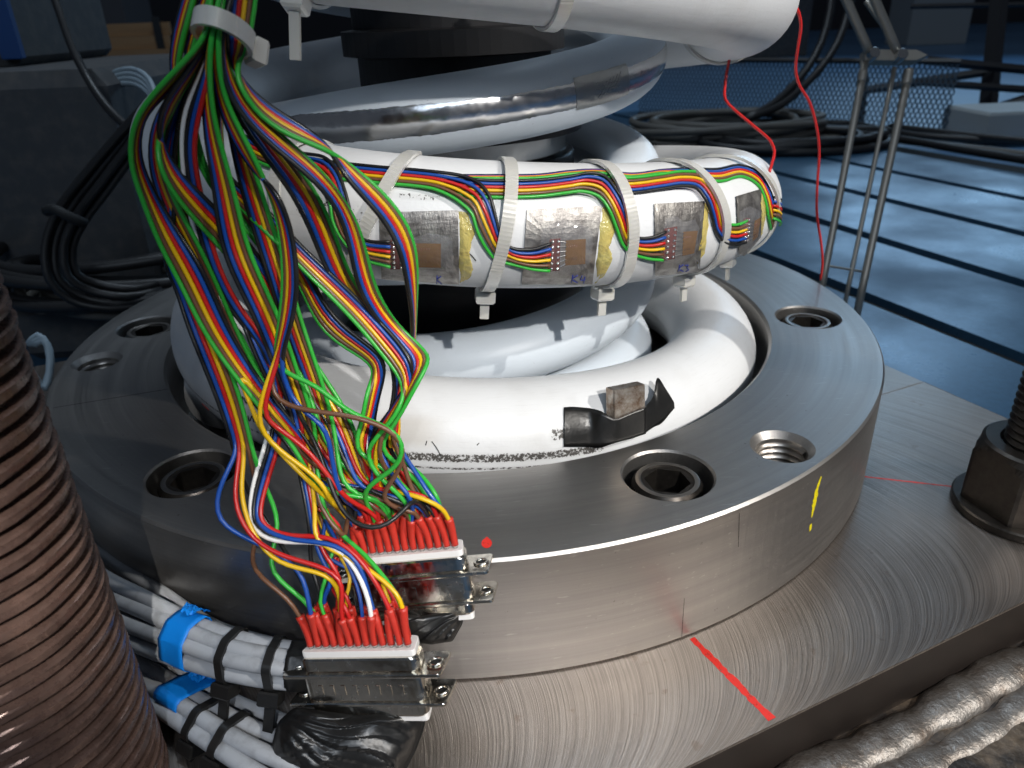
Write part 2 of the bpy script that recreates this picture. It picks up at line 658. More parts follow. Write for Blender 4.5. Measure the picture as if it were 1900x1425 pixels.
    MT['solder'] = mat('solder', (0.75, 0.74, 0.72), 0.18, 1.0)
    m = MT['grey_cable'] = mat('grey_cable_jacket', (0.40, 0.42, 0.44), 0.5)
    nt = NT(m)
    co = nt.coord()
    nt.col(nt.mix(nt.ramp(nt.noise(co, 150, 4), [(0.5, 0.0), (0.75, 1.0)]), (0.36, 0.38, 0.41), (0.24, 0.25, 0.265)))
    m = MT['blue_tape'] = mat('blue_masking_tape', (0.0, 0.19, 0.66), 0.5)
    nt = NT(m)
    nt.bump(nt.noise(nt.mapping(nt.coord(), (1, 1, 1)), 330, 3), 0.3, 0.0006)
    m = MT['black_tape'] = mat('black_vinyl_tape', (0.011, 0.011, 0.011), 0.32)
    nt = NT(m)
    nt.bump(nt.noise(nt.coord(), 120, 3), 0.3, 0.0015)
    # strain gauge stations
    m = MT['gauge_plate'] = mat('ground_steel_patch', (0.5, 0.49, 0.47), 0.3, 0.85)
    nt = NT(m)
    co = nt.coord()
    n1 = nt.noise(nt.mapping(co, (1300, 260, 330), rot=(0, 0.9, 0.3)), 1.0, 3, 0.7)
    n2 = nt.noise(nt.mapping(co, (300, 1200, 900), rot=(0.4, 0.2, 1.2)), 1.0, 3, 0.7)
    n3 = nt.noise(co, 170, 4)
    nt.col(nt.mix(nt.ramp(n3, [(0.35, 0.0), (0.65, 1.0)]), (0.17, 0.16, 0.155), (0.42, 0.405, 0.385)))
    nt.rough(nt.math('ADD', nt.math('MULTIPLY', n1, 0.3), 0.3))
    nt.bump(nt.math('ADD', n1, n2), 0.5, 0.0003)
    m = MT['resin'] = mat('clear_resin', (0.60, 0.60, 0.64), 0.06)
    nt = NT(m)
    b = nt.b
    b.inputs['Transmission Weight'].default_value = 0.0
    b.inputs['Alpha'].default_value = 0.11
    b.inputs['Specular IOR Level'].default_value = 0.8
    nt.bump(nt.noise(nt.coord(), 220, 2), 0.5, 0.001)
    m = MT['glue'] = mat('yellow_adhesive', (0.62, 0.50, 0.10), 0.16)
    nt = NT(m)
    b = nt.b
    b.inputs['Alpha'].default_value = 0.78
    co = nt.coord()
    nt.col(nt.mix(nt.noise(co, 120, 3), (0.74, 0.50, 0.09), (0.58, 0.58, 0.20)))
    nt.bump(nt.noise(co, 330, 3), 0.9, 0.0012)
    m = MT['gauge_film'] = mat('amber_gauge_film', (0.20, 0.095, 0.015), 0.22)
    nt = NT(m)
    co = nt.coord()
    nt.col(nt.mix(nt.noise(co, 240, 3), (0.10, 0.040, 0.003), (0.20, 0.090, 0.006)))
    MT['copper_tab'] = mat('maroon_terminal_tab', (0.13, 0.022, 0.016), 0.25)
    MT['ink_blue'] = mat('blue_marker_ink', (0.03, 0.05, 0.30), 0.5)
    MT['ink_black'] = mat('black_marker_ink', (0.02, 0.02, 0.02), 0.6)
    MT['ink_red'] = mat('red_marker_ink', (0.75, 0.03, 0.02), 0.5)
    m = MT['paint_yellow'] = mat('yellow_paint_mark', (0.72, 0.60, 0.0), 0.45)
    for mk in (MT['ink_red'], m):
        nt = NT(mk)
        g = nt.n('ShaderNodeNewGeometry')
        nt.link(nt.ramp(nt.noise(nt.mapping(g.outputs['Position'], (900, 500, 500)), 1.0, 4, 0.7), [(0.30, 0.4), (0.44, 1.0)]), nt.b.inputs['Alpha'])
    m = MT['magnet'] = mat('rusty_magnet_nickel', (0.3, 0.2, 0.13), 0.35, 0.8)
    nt = NT(m)
    co = nt.coord()
    nt.col(nt.mix(nt.ramp(nt.noise(co, 240, 4, 0.7), [(0.36, 0.0), (0.66, 1.0)]), (0.20, 0.13, 0.085), (0.50, 0.46, 0.41)))
    m = MT['weld'] = mat('weld_metal', (0.34, 0.33, 0.32), 0.46, 0.85)
    nt = NT(m)
    co = nt.coord()
    nt.col(nt.mix(nt.ramp(nt.noise(co, 90, 4, 0.7), [(0.4, 0.0), (0.7, 1.0)]), (0.26, 0.245, 0.23), (0.13, 0.10, 0.078)))
    nt.bump(nt.noise(co, 520, 4), 0.6, 0.0008)
    m = MT['raw_plate'] = mat('hot_rolled_plate', (0.13, 0.115, 0.105), 0.42, 0.8)
    nt = NT(m)
    co = nt.coord()
    n1 = nt.noise(co, 45, 5, 0.7)
    nt.col(nt.mix(nt.ramp(n1, [(0.42, 0.0), (0.66, 1.0)]), (0.075, 0.068, 0.065), (0.26, 0.20, 0.145)))
    nt.rough(nt.ramp(nt.noise(co, 210, 3), [(0.3, 0.3), (0.7, 0.6)]))
    nt.bump(nt.noise(co, 330, 4), 0.4, 0.001)
    m = MT['plate_side'] = mat('sawn_plate_side', (0.06, 0.052, 0.048), 0.5, 0.7)
    nt = NT(m)
    co = nt.coord()
    nt.col(nt.mix(nt.noise(co, 40, 4), (0.022, 0.018, 0.017), (0.055, 0.043, 0.036)))
    m = MT['bed'] = mat('blue_grey_bed_iron', (0.05, 0.1, 0.15), 0.34, 0.25)
    nt = NT(m)
    g = nt.n('ShaderNodeNewGeometry')
    wp = g.outputs['Position']
    n1 = nt.ramp(nt.noise(wp, 5.0, 4, 0.55), [(0.36, 0.0), (0.64, 1.0)])
    n2 = nt.noise(wp, 160, 4, 0.7)
    nt.col(nt.mix(n2, nt.mix(n1, (0.018, 0.058, 0.12), (0.065, 0.18, 0.31)), (0.04, 0.09, 0.15)))
    nt.rough(nt.math('ADD', nt.math('MULTIPLY', n1, -0.24), nt.math('ADD', nt.math('MULTIPLY', n2, 0.12), 0.46)))
    MT['slot'] = mat('dark_slot_iron', (0.008, 0.009, 0.01), 0.7)
    m = MT['floor'] = mat('blue_hall_floor', (0.06, 0.14, 0.26), 0.4)
    nt = NT(m)
    g = nt.n('ShaderNodeNewGeometry')
    n1 = nt.noise(g.outputs['Position'], 0.9, 4, 0.6)
    nt.col(nt.mix(n1, (0.045, 0.115, 0.23), (0.16, 0.33, 0.54)))
    MT['wall'] = mat('dark_hall_wall', (0.045, 0.045, 0.05), 0.8)
    m = MT['housing'] = mat('grey_machine_paint', (0.085, 0.09, 0.095), 0.6)
    nt = NT(m)
    co = nt.coord()
    nt.col(nt.mix(nt.ramp(nt.noise(co, 60, 5), [(0.45, 0.0), (0.75, 1.0)]), (0.055, 0.058, 0.062), (0.095, 0.09, 0.085)))
    nt.bump(nt.noise(co, 130, 3), 0.3, 0.001)
    MT['blue_paint'] = mat('blue_stripe_paint', (0.01, 0.06, 0.22), 0.5)
    m = MT['wood'] = mat('crate_wood', (0.26, 0.14, 0.06), 0.6)
    nt = NT(m)
    nt.col(nt.mix(nt.noise(nt.mapping(nt.coord(), (4, 60, 60)), 1.0, 4), (0.20, 0.105, 0.045), (0.34, 0.20, 0.09)))
    MT['rubber'] = mat('black_rubber_cable', (0.014, 0.014, 0.015), 0.45)
    MT['dull_cable'] = mat('grey_brown_cable', (0.10, 0.095, 0.085), 0.55)
    MT['pale_cable'] = mat('pale_blue_cable', (0.26, 0.33, 0.38), 0.5)
    MT['frame_black'] = mat('black_frame_paint', (0.010, 0.010, 0.012), 0.45)
    MT['lamp_arm'] = mat('dull_chrome_arm', (0.46, 0.42, 0.36), 0.42, 0.6)
    MT['pale_box'] = mat('pale_grey_box', (0.34, 0.37, 0.38), 0.6)
    MT['mesh_wire'] = mat('galvanised_mesh', (0.10, 0.15, 0.20), 0.5, 0.4)


build_materials()

# ------------------------------------------------------------------ spring geometry
def zfun(table):
    a = np.array(table, float)
    xs = np.arange(a[0, 0], a[-1, 0] + 1, 2.0)
    z = np.interp(xs, a[:, 0], a[:, 1])
    k = np.hanning(41)
    k /= k.sum()
    zp = np.concatenate([np.full(20, z[0]), z, z[-1] + (z[-1] - z[-2]) * np.arange(1, 21)])
    zs = np.convolve(zp, k, 'valid')
    return lambda t: np.interp(t, xs, zs)


ZO = zfun([(-660, -17), (-440, -12.6), (-400, -8.0), (-360, 0.5), (-290, 14.3), (-180, 42), (-70, 74), (-35, 83), (0, 91.6), (30, 99.5), (60, 109), (180, 138), (300, 168), (347, 183), (420, 205), (620, 262)])
ZI = zfun([(-420, -20), (-180, -14), (-76, -1), (-60, 2.4), (0, 12.6), (40, 20.6), (85, 29.2), (180, 45), (360, 70), (436, 85), (540, 100), (660, 114), (690, 121.8), (720, 127.5), (750, 132.3), (790, 141), (860, 160), (1200, 246)])


class Helix:
    def __init__(s, R, a, zf, sign, t0, t1, step, bow=0.0):
        s.bow = bow
        s.R, s.a, s.zf, s.sg, s.t0, s.t1 = R, a, zf, sign, t0, t1
        s.t = np.arange(t0, t1 + 0.01, step)
        s.c = s.center(s.t)

    def center(s, t):
        az = np.radians(-90.0 + s.sg * np.asarray(t, float))
        z = s.zf(t)
        return np.stack([s.R * np.cos(az) + s.bow * np.exp(-((z - 95) / 45) ** 2), s.R * np.sin(az), z], -1)

    def frame(s, t):
        az = math.radians(-90.0 + s.sg * t)
        er = np.array([math.cos(az), math.sin(az), 0.0])
        T = unit(s.center(t + 0.5) - s.center(t - 0.5))
        er = unit(er - T * (er @ T))
        eb = np.cross(er, T)
        if eb[2] < 0:
            eb = -eb
        return s.center(t), er, eb, T

    def pt(s, t, th, off=0.0):
        c, er, eb, T = s.frame(t)
        d = er * math.cos(math.radians(th)) + eb * math.sin(math.radians(th))
        return c + d * (s.a + off), d

    def mesh(s, sides=40, taper=None):
        V, UV, F = [], [], []
        n = len(s.t)
        for i, t in enumerate(s.t):
            c, er, eb, T = s.frame(t)
            for k in range(sides + 1):
                th = -180 + 360.0 * k / sides
                V.append(c + s.a * (er * math.cos(math.radians(th)) + eb * math.sin(math.radians(th))))
                UV.append((t / 360.0, th / 360.0))
        m = sides + 1
        for i in range(n - 1):
            for k in range(sides):
                q = (i * m + k, i * m + k + 1, (i + 1) * m + k + 1, (i + 1) * m + k)
                F.append(q if s.sg > 0 else q[::-1])
        F.append(tuple(range(sides)))
        F.append(tuple((n - 1) * m + k for k in range(sides))[::-1])
        return V, F, UV

    def hit(s, px, py, off=0.0, tr=(-90, 90)):
        """where the sight line of a photo pixel meets this bar (turns between tr degrees), lifted by off"""
        sel = (s.t >= tr[0]) & (s.t <= tr[1])
        cc, tt = s.c[sel], s.t[sel]
        d = RAY(px, py)
        rad = s.a + off
        dep = np.arange(150, 520, 1.5)
        pts = CAM + d * dep[:, None]
        D = np.linalg.norm(pts[:, None, :] - cc[None, :, :], axis=2).min(1)
        inside = np.where(D < rad)[0]
        if len(inside):
            lo, hi = dep[max(inside[0] - 1, 0)], dep[inside[0]]
            for _ in range(14):
                mid = (lo + hi) / 2
                if np.linalg.norm(CAM + d * mid - cc, axis=1).min() < rad:
                    hi = mid
                else:
                    lo = mid
            x = CAM + d * hi
        else:
            x = pts[D.argmin()]
        j = np.linalg.norm(x - cc, axis=1).argmin()
        nrm = unit(x - cc[j])
        x = cc[j] + nrm * rad
        return x, nrm, tt[j]


HO = Helix(142.5, 23.8, ZO, -1, -650, 610, 1.0, 4.3)
HI = Helix(93.0, 15.5, ZI, 1, -400, 1180, 1.5)

# ================================================================== the setting
PZ = -54.5                                     # top of the base plate
E1 = np.array([math.cos(math.radians(21)), math.sin(math.radians(21)), 0])
E2 = np.array([-math.sin(math.radians(21)), math.cos(math.radians(21)), 0])
BZ = -120.0                                    # top of the slotted machine bed

V = [(-9000, -2500, -135), (9000, -2500, -135), (9000, 9000, -135), (-9000, 9000, -135)]
tag(mesh('hall_floor', V, [(0, 1, 2, 3)], MT['floor'], None, False, origin=(0, 0, -135)), kind='structure')
V, F = prism([(-9000, 9000), (9000, 9000), (9000, 9200), (-9000, 9200)][::1], (0, 0, 0), EX, EY, EZ, -140, 4000)
tag(mesh('hall_wall', V, F, MT['wall'], None, False), kind='structure')

# slotted machine bed: planks between the T-slots
ND = np.array([math.cos(math.radians(17.5)), math.sin(math.radians(17.5)), 0])
SD = np.array([-math.sin(math.radians(17.5)), math.cos(math.radians(17.5)), 0])
bedbase = MB()
bedbase.add(*prism([(-640, -700), (1290, -700), (1290, 1750), (-640, 1750)], (0, 0, 0), ND, SD, EZ, BZ - 14.9, BZ - 9))
bed = bedbase.build('machine_bed', MT['slot'], None, False, origin=(0, 0, BZ))
tag(bed, kind='structure')
for k in range(-6, 4):
    n0, n1 = 492 + 179 * k + 12, 492 + 179 * (k + 1) - 12
    V, F = prism([(n0, -690), (n1, -690), (n1, 1740), (n0, 1740)], (0, 0, 0), ND, SD, EZ, BZ - 8.9, BZ, 1.2)
    mesh('bed_plank', V, F, MT['bed'], bed, False)

# base plates under the flange (two, butted), with the lower plate and weld beads along the front
def plate(name, label, a, b, c, d, z0, z1, mt, bev=0.8):
    V, F = prism([(a, c), (b, c), (b, d), (a, d)], (0, 0, 0), E1, E2, EZ, z0, z1, bev)
    o = mesh(name, V, F, mt, None, False)
    return tag(o, label, 'steel plate')


bp = thing('base_plate', 'milled steel base plate with red marker line under the front of the ring', 'steel plate', (0, 0, PZ - 25.5))
V, F = prism([(-330, -273.6), (258, -273.6), (258, -120), (-330, -120)], (0, 0, 0), E1, E2, EZ, PZ - 1.0, PZ, 0.9)
mesh('top_face', V, F, MT['plate'], bp, False)
V, F = prism([(-330, -273.4), (257.8, -273.4), (257.8, -120), (-330, -120)], (0, 0, 0), E1, E2, EZ, PZ - 25.5, PZ - 1.0)
mesh('plate_side', V, F, MT['plate_side'], bp, False)
bp2 = thing('base_plate', 'milled steel base plate behind the butt joint at the right of the ring', 'steel plate', (0, 100, PZ - 25.5))
V, F = prism([(-330, -119.5), (258, -119.5), (258, 200), (-330, 200)], (0, 0, 0), E1, E2, EZ, PZ - 1.0, PZ - 0.15, 0.5)
mesh('top_face', V, F, MT['plate'], bp2, False)
V, F = prism([(-330, -119.5), (257.8, -119.5), (257.8, 199.8), (-330, 199.8)], (0, 0, 0), E1, E2, EZ, PZ - 25.5, PZ - 1.0)
mesh('plate_side', V, F, MT['plate_side'], bp2, False)
# lower plate that the base plate is welded on
lower = MB()
lower.add(*prism([(-300, -430), (420, -430), (420, -262), (-300, -262)], (0, 0, 0), E1, E2, EZ, BZ + 0.1, PZ - 25.6, 1.0))
tag(lower.build('lower_plate', MT['raw_plate']), 'dark hot rolled plate with spatter below the weld beads', 'steel plate')
packer = MB()
packer.add(*prism([(-300, -261.5), (235, -261.5), (235, 180), (-300, 180)], (0, 0, 0), E1, E2, EZ, BZ + 0.1, PZ - 25.6, 1.0))
tag(packer.build('packing_block', MT['plate_side']), 'dark steel packing block between bed and base plate', 'steel block')


def weld(name, label, e2, z, rad, seed):
    r = random.Random(seed)
    V, F = [], []
    sides = 14
    xs = np.arange(-40, 420, 0.9)
    ph = 0.0
    wob = [r.uniform(0, 6.28) for _ in range(4)]
    for i, x in enumerate(xs):
        w = rad * (1 + 0.12 * math.sin(x * 0.07 + wob[0]) + 0.08 * math.sin(x * 0.19 + wob[1]) + 0.05 * math.sin(x * 0.043 * 9 + wob[2]))
        rip = 0.16 * abs(math.sin(x * 1.7 + wob[2] + 1.3 * math.sin(x * 0.13))) + 0.07 * r.uniform(-1, 1)
        dy = 0.9 * math.sin(x * 0.06 + wob[3])
        for k in range(sides):
            a = math.pi * (k / (sides - 1)) * 1.1 - 0.15
            sk = 2.6 * math.sin(a)               # ripples lag in the middle of the bead
            p = E1 * (x - sk) + E2 * (e2 + dy + math.cos(a) * w * 1.25) + EZ * (z + math.sin(a) * w * 0.8 + rip * math.sin(a))
            V.append(p)
    n = len(xs)
    for i in range(n - 1):
        for k in range(sides - 1):
            F.append((i * sides + k, (i + 1) * sides + k, (i + 1) * sides + k + 1, i * sides + k + 1))
    o = mesh(name, V, F, MT['weld'])
    return tag(o, label, 'weld bead', 'weld beads along the base plate')


weld('weld_bead', 'rippled weld bead against the side of the base plate', -281.5, PZ - 26.5, 6.4, 1)
weld('weld_bead', 'lower outer weld bead beside the bright upper one', -294.5, PZ - 27.4, 4.8, 2)
# grinding chip lying on the lower plate
c = PL(1822, 1361, PZ - 25.5)
V, F = prism([(2.6, 0.4), (0.8, 1.4), (-2.4, 0.7), (-1.8, -1.0), (1.4, -1.1)], c + EZ * 0.6, E1, E2, EZ, 0, 0.5, 0.1)
tag(mesh('metal_chip', V, F, MT['bright_steel'], None, False), 'tiny bright metal chip on the lower plate', 'chip')


def ink_line(name, pts, w, mt, parent, z, label=None, jag=0.25, seed=3):
    """flat mark of marker ink lying on a horizontal face"""
    r = random.Random(seed)
    p = catmull([np.array([a[0], a[1], z]) for a in pts], 1.6)
    V, F = [], []
    for i in range(len(p)):
        t = unit(p[min(i + 1, len(p) - 1)] - p[max(i - 1, 0)])
        nrm = np.cross(EZ, t)
        ww = w / 2 * (1 + r.uniform(-jag, jag))
        V += [p[i] - nrm * ww, p[i] + nrm * ww * (1 + r.uniform(-jag, jag))]
    for i in range(len(p) - 1):
        F.append((2 * i, 2 * i + 1, 2 * i + 3, 2 * i + 2))
    o = mesh(name, V, F, mt, parent, False)
    if label:
        o['label'] = label
    return o


a, b = PL(1284, 1184, PZ), PL(1432, 1335, PZ)
ink_line('marker_line', [a, (a + b) / 2, b], 2.6, MT['ink_red'], bp, PZ + 0.05, 'red marker line on the milled plate')
a, b = PL(1600, 884, PZ), PL(1786, 905, PZ)
ink_line('marker_line', [a, (a + b) / 2, b], 0.9, MT['ink_red'], bp2, PZ + 0.05, 'thin red scribed line beside the nut')

# ================================================================== flange ring
FR, FB = 228.0, 172.0
flange = thing('flange_ring', 'thick machined steel flange ring around the foot of the white spring', 'flange', (0, 0, PZ))
prof = [(FB, -42), (FB, -1.6), (FB + 1.4, 0), (FR - 1.0, 0), (FR, -1.0), (FR, PZ + 0.8), (FR - 0.8, PZ + 0.05), (40, PZ + 0.05), (40, -42)]
V, F = ring_lathe(prof, (0, 0, 0), 256)
ring = mesh('ring_body', V, F, MT['flange'], flange, False)
BOLTS = [(-68.4, 198), (-9.5, 197.5), (-126.5, 198), (175.8, 197.6), (115.0, 198), (52.0, 198)]
TAPS = [(-53.7, 210.3), (-170.1, 209.8)]


def onring(az, r, z=0.0):
    a = math.radians(az)
    return np.array([r * math.cos(a), r * math.sin(a), z])


cutters = []
for az, r in BOLTS:
    V, F = solid_lathe([(20.4, 2), (17.6, -0.9), (17.6, -26)], onring(az, r), 64)
    cutters.append(mesh('cut', V, F, MT['rim'], None, False))
for az, r in TAPS:
    V, F = solid_lathe([(14.0, 1.0), (10.4, -2.6), (10.4, -40)], onring(az, r), 64)
    cutters.append(mesh('cut', V, F, MT['rim'], None, False))
for cobj in cutters:
    md = ring.modifiers.new('hole', 'BOOLEAN')
    md.operation = 'DIFFERENCE'
    md.solver = 'EXACT'
    md.object = cobj
bpy.context.view_layer.update()
dg = bpy.context.evaluated_depsgraph_get()
newme = bpy.data.meshes.new_from_object(ring.evaluated_get(dg))
ring.modifiers.clear()
ring.data = newme
for cobj in cutters:
    bpy.data.objects.remove(cobj, do_unlink=True)
# mesh origin is the thing's base: object coordinates stay centred on the axis

for az, r in TAPS:                                     # thread inside the tapped holes
    c = onring(az, r)
    V, F = [], []
    turns, sides, pitch = 9, 40, 3.0
    pts = [(10.45, 0.0), (9.0, pitch * 0.36), (9.0, pitch * 0.52), (10.45, pitch * 0.88)]
    nst = turns * sides
    for i in range(nst + 1):
        a = 2 * math.pi * i / sides
        z0 = -3.6 - pitch * i / sides
        for rr, dz in pts:
            V.append(c + np.array([rr * math.cos(a), rr * math.sin(a), z0 - dz]))
    m = len(pts)
    for i in range(nst):
        for k in range(m - 1):
            F.append((i * m + k, (i + 1) * m + k, (i + 1) * m + k + 1, i * m + k + 1))
    mesh('thread', V, F, MT['oxide_worn'], flange, True)
    V, F = lathe([(0.0, -39), (10.5, -39)], c, 32)
    mesh('hole_bottom', V, F, MT['black_iron'], flange, True)

# split line across the left of the ring, marks on the ring
a, b = PL(98, 757, 0), PL(312, 722, 0)
ink_line('split_line', [a, (a * .5 + b * .5), b], 0.5, MT['black_iron'], flange, 0.04, jag=0.05)
c = PL(903, 1008, 0)
V = [c + np.array([3.0 * math.cos(t) * 0.62, 3.0 * math.sin(t) * 0.9, 0.05 - c[2]]) for t in np.linspace(0, 6.28, 14)[:-1]]
V[3] = V[3] + np.array([0, 1.0, 0])
o = mesh('paint_dot', V, [tuple(range(13))], MT['ink_red'], flange, False)
o['label'] = 'small red paint dot near the front edge of the ring'


def rim_mark(name, pts, w, mt, label=None, seed=1):
    """paint stroke on the outer cylinder of the ring, points are photo pixels"""
    r = random.Random(seed)
    Q = []
    for x, y in pts:
        d = RAY(x, y)
        A = d[0] ** 2 + d[1] ** 2
        B = 2 * (CAM[0] * d[0] + CAM[1] * d[1])
        K = CAM[0] ** 2 + CAM[1] ** 2 - (FR + 0.06) ** 2
        t = (-B - math.sqrt(max(B * B - 4 * A * K, 0))) / (2 * A)
        Q.append(CAM + d * t)
    p = catmull(Q, 1.0)
    V, F = [], []
    ws = np.interp(np.linspace(0, 1, len(p)), np.linspace(0, 1, len(w)), w)
    for i in range(len(p)):
        t = unit(p[min(i + 1, len(p) - 1)] - p[max(i - 1, 0)])
        nn = unit([p[i][0], p[i][1], 0])
        s = np.cross(nn, t)
        for sg in (-1, 1):
            q = p[i] + s * sg * ws[i] / 2 * r.uniform(0.6, 1.3)
            qq = unit([q[0], q[1], 0]) * (FR + 0.06)
            V.append((qq[0], qq[1], q[2]))
    for i in range(len(p) - 1):
        F.append((2 * i, 2 * i + 1, 2 * i + 3, 2 * i + 2))
    o = mesh(name, V, F, mt, flange, False)
    if label:
        o['label'] = label


rim_mark('paint_mark', [(1524, 884), (1517, 905), (1511, 935), (1506, 960)], [1.2, 2.8, 3.4, 1.0], MT['paint_yellow'], 'yellow paint smear on the rim of the ring')
rim_mark('paint_mark', [(1505, 972), (1503, 985)], [2.0, 2.6, 1.2], MT['paint_yellow'], 'yellow paint drop on the rim of the ring', 4)
rim_mark('scribe_line', [(1270, 1110), (1267, 1150), (1265, 1182)], [0.16, 0.22, 0.25], MT['black_iron'])
rim_mark('scribe_line', [(1372, 952), (1370, 1015)], [0.25, 0.3], MT['oxide'])


def cap_screw(az, r, label):
    c = onring(az, r, -25.9)
    t = thing('cap_screw', label, 'bolt', c, 'socket head cap screws in the ring')
    top, R, n = 23.4, 13.8, 120
    ez = EZ
    V, F = [], []
    rot = RNG.uniform(0, 1)
    # rings: bottom side, top side (knurled), chamfer, face, inner lip
    def ringv(rf, z):
        for k in range(n):
            a = 2 * math.pi * k / n
            V.append(c + np.array([rf(k) * math.cos(a), rf(k) * math.sin(a), z]))
    ringv(lambda k: R, 0)
    ringv(lambda k: R, 2)
    ringv(lambda k: R + (0.28 if k % 2 else -0.22), 2.4)
    ringv(lambda k: R + (0.28 if k % 2 else -0.22), top - 2.2)
    ringv(lambda k: R - 0.1, top - 1.8)
    ringv(lambda k: R - 1.3, top)
    ringv(lambda k: 10.6, top)
    ringv(lambda k: 9.9, top - 0.5)

    def hexr(k):
        a = (2 * math.pi * k / n + rot) % (math.pi / 3) - math.pi / 6
        return 7.9 / math.cos(a)
    ringv(hexr, top - 0.7)
    ringv(hexr, top - 10.5)
    ringv(lambda k: 2.0, top - 12.5)
    L = len(V) // n
    for i in range(L - 1):
        for k in range(n):
            k2 = (k + 1) % n
            F.append((i * n + k, i * n + k2, (i + 1) * n + k2, (i + 1) * n + k))
    F.append(tuple((L - 1) * n + k for k in range(n)))
    mesh('head', V, F, MT['oxide'], t, False)
    V, F = lathe([(R - 1.28, top + 0.02), (R - 1.7, top + 0.12), (10.9, top + 0.12), (10.5, top + 0.02)], c, 72)
    mesh('face_ring', V, F, MT['oxide_worn'], t, True)
    return t


LBL = ['black socket head cap screw at the front right of the ring', 'black socket head cap screw at the far right of the ring',
       'black knurled cap screw at the front left, beside the hanging wires', 'black cap screw at the back left of the ring in shade']
for (az, r), lb in zip(BOLTS, LBL):
    cap_screw(az, r, lb)

# ================================================================== springs and guide column
V, F, UV = HO.mesh(44)
sp = thing('coil_spring', 'large outer coil spring of thick white painted bar', 'spring', (0, 0, -41))
mesh('spring_bar', V, F, MT['white'], sp, True, UV)
V, F, UV = HI.mesh(32)
si = thing('coil_spring', 'smaller inner coil spring, pale blue grey paint with foil tape', 'spring', (0, 0, -36))
mesh('spring_bar', V, F, MT['pale_blue'], si, True, UV)


def strip_on(H, t0, t1, th0, th1, off, mt, name, parent, jag=0.0, nt=120, nth=10, seed=2, thf=None):
    r = random.Random(seed)
    V, F = [], []
    for i in range(nt + 1):
        t = t0 + (t1 - t0) * i / nt
        j0, j1 = r.uniform(-jag, jag), r.uniform(-jag, jag)
        a0, a1 = thf(t) if thf else (th0, th1)
        for k in range(nth + 1):
            th = (a0 + j0) + ((a1 + j1) - (a0 + j0)) * k / nth
            edge = 0.0 if 0 < k < nth else 0.08
            V.append(H.pt(t, th, off - edge + r.uniform(-0.02, 0.02))[0])
    m = nth + 1
    for i in range(nt):
        for k in range(nth):
            q = (i * m + k, i * m + k + 1, (i + 1) * m + k + 1, (i + 1) * m + k)
            F.append(q)
    return mesh(name, V, F, mt, parent, True)


# ZI turn: the foil turn lies at t = 640..800
def th_at(H, px, py, tr):
    x, nn, t = H.hit(px, py, 0.0, tr)
    c_, er, eb, T_ = H.frame(t)
    return t, math.degrees(math.atan2(nn @ eb, nn @ er))


ft = np.array([th_at(HI, x, y, (640, 810)) for x, y in ((560, 212), (680, 203), (787, 193), (924, 180), (1072, 152), (1150, 130), (1204, 108))])
fb = np.array([th_at(HI, x, y, (640, 810)) for x, y in ((636, 265), (720, 258), (825, 247), (1015, 212), (1128, 186), (1190, 160))])
FOIL = lambda t: (float(np.interp(t, fb[:, 0], fb[:, 1])), float(np.interp(t, ft[:, 0], ft[:, 1])))
strip_on(HI, 640, 812, -31, 22, 0.14, MT['foil'], 'foil_tape', si, 0.9, 240, 12, thf=FOIL)
TC = th_at(HI, 1118, 165, (640, 810))[0]
strip_on(HI, TC - 8, TC + 9, 0, 0, 0.34, MT['foil_patch'], 'clear_tape', si, 0.4, 24, 12, 5, thf=lambda t: (FOIL(t)[0] - 3, FOIL(t)[1] + 7))
TH = sum(FOIL(TC)) / 2
for k in range(5):                                # scratched hatching on the tape
    V, F = [], []
    q = [HI.pt(TC - 2 + k * 1.3 + u * 3.0, TH - 12 + k * 2.0 + u * 22, 0.42)[0] for u in np.linspace(0, 1, 8)]
    tube('scratch', q, 0.12, MT['bright_steel'], si, 5)
for k in range(3):
    q = [HI.pt(TC - 2.5 + u * 7.5, TH + 10 - k * 8 - u * 5, 0.44)[0] for u in np.linspace(0, 1, 8)]
    tube('scratch', q, 0.12, MT['bright_steel'], si, 5)

col = thing('guide_column', 'dark turned steel guide column inside the springs', 'column', (0, 0, -41.5))
V, F = lathe([(0.5, -41.4), (66, -41.4), (66, 60), (64, 62), (62, 62), (62, 96), (60.5, 97.5), (20, 97.5)], (0, 0, 0), 96)
mesh('lower_barrel', V, F, MT['column'], col, True)
V, F = lathe([(20, 98), (57.5, 98), (57.5, 107), (56.5, 108), (20, 108)], (0, 0, 0), 96)
mesh('bright_collar', V, F, MT['bright_steel'], col, False)
V, F = lathe([(20, 108.5), (66, 108.5), (66, 128), (65, 129), (50, 129.5)], (0, 0, 0), 96)
mesh('disc', V, F, MT['column'], col, False)
V, F = lathe([(50, 129.6), (50, 146), (57, 147), (57, 158), (51, 159), (51, 330), (0.5, 330)], (0, 0, 0), 64)
mesh('black_barrel', V, F, MT['black_iron'], col, False)


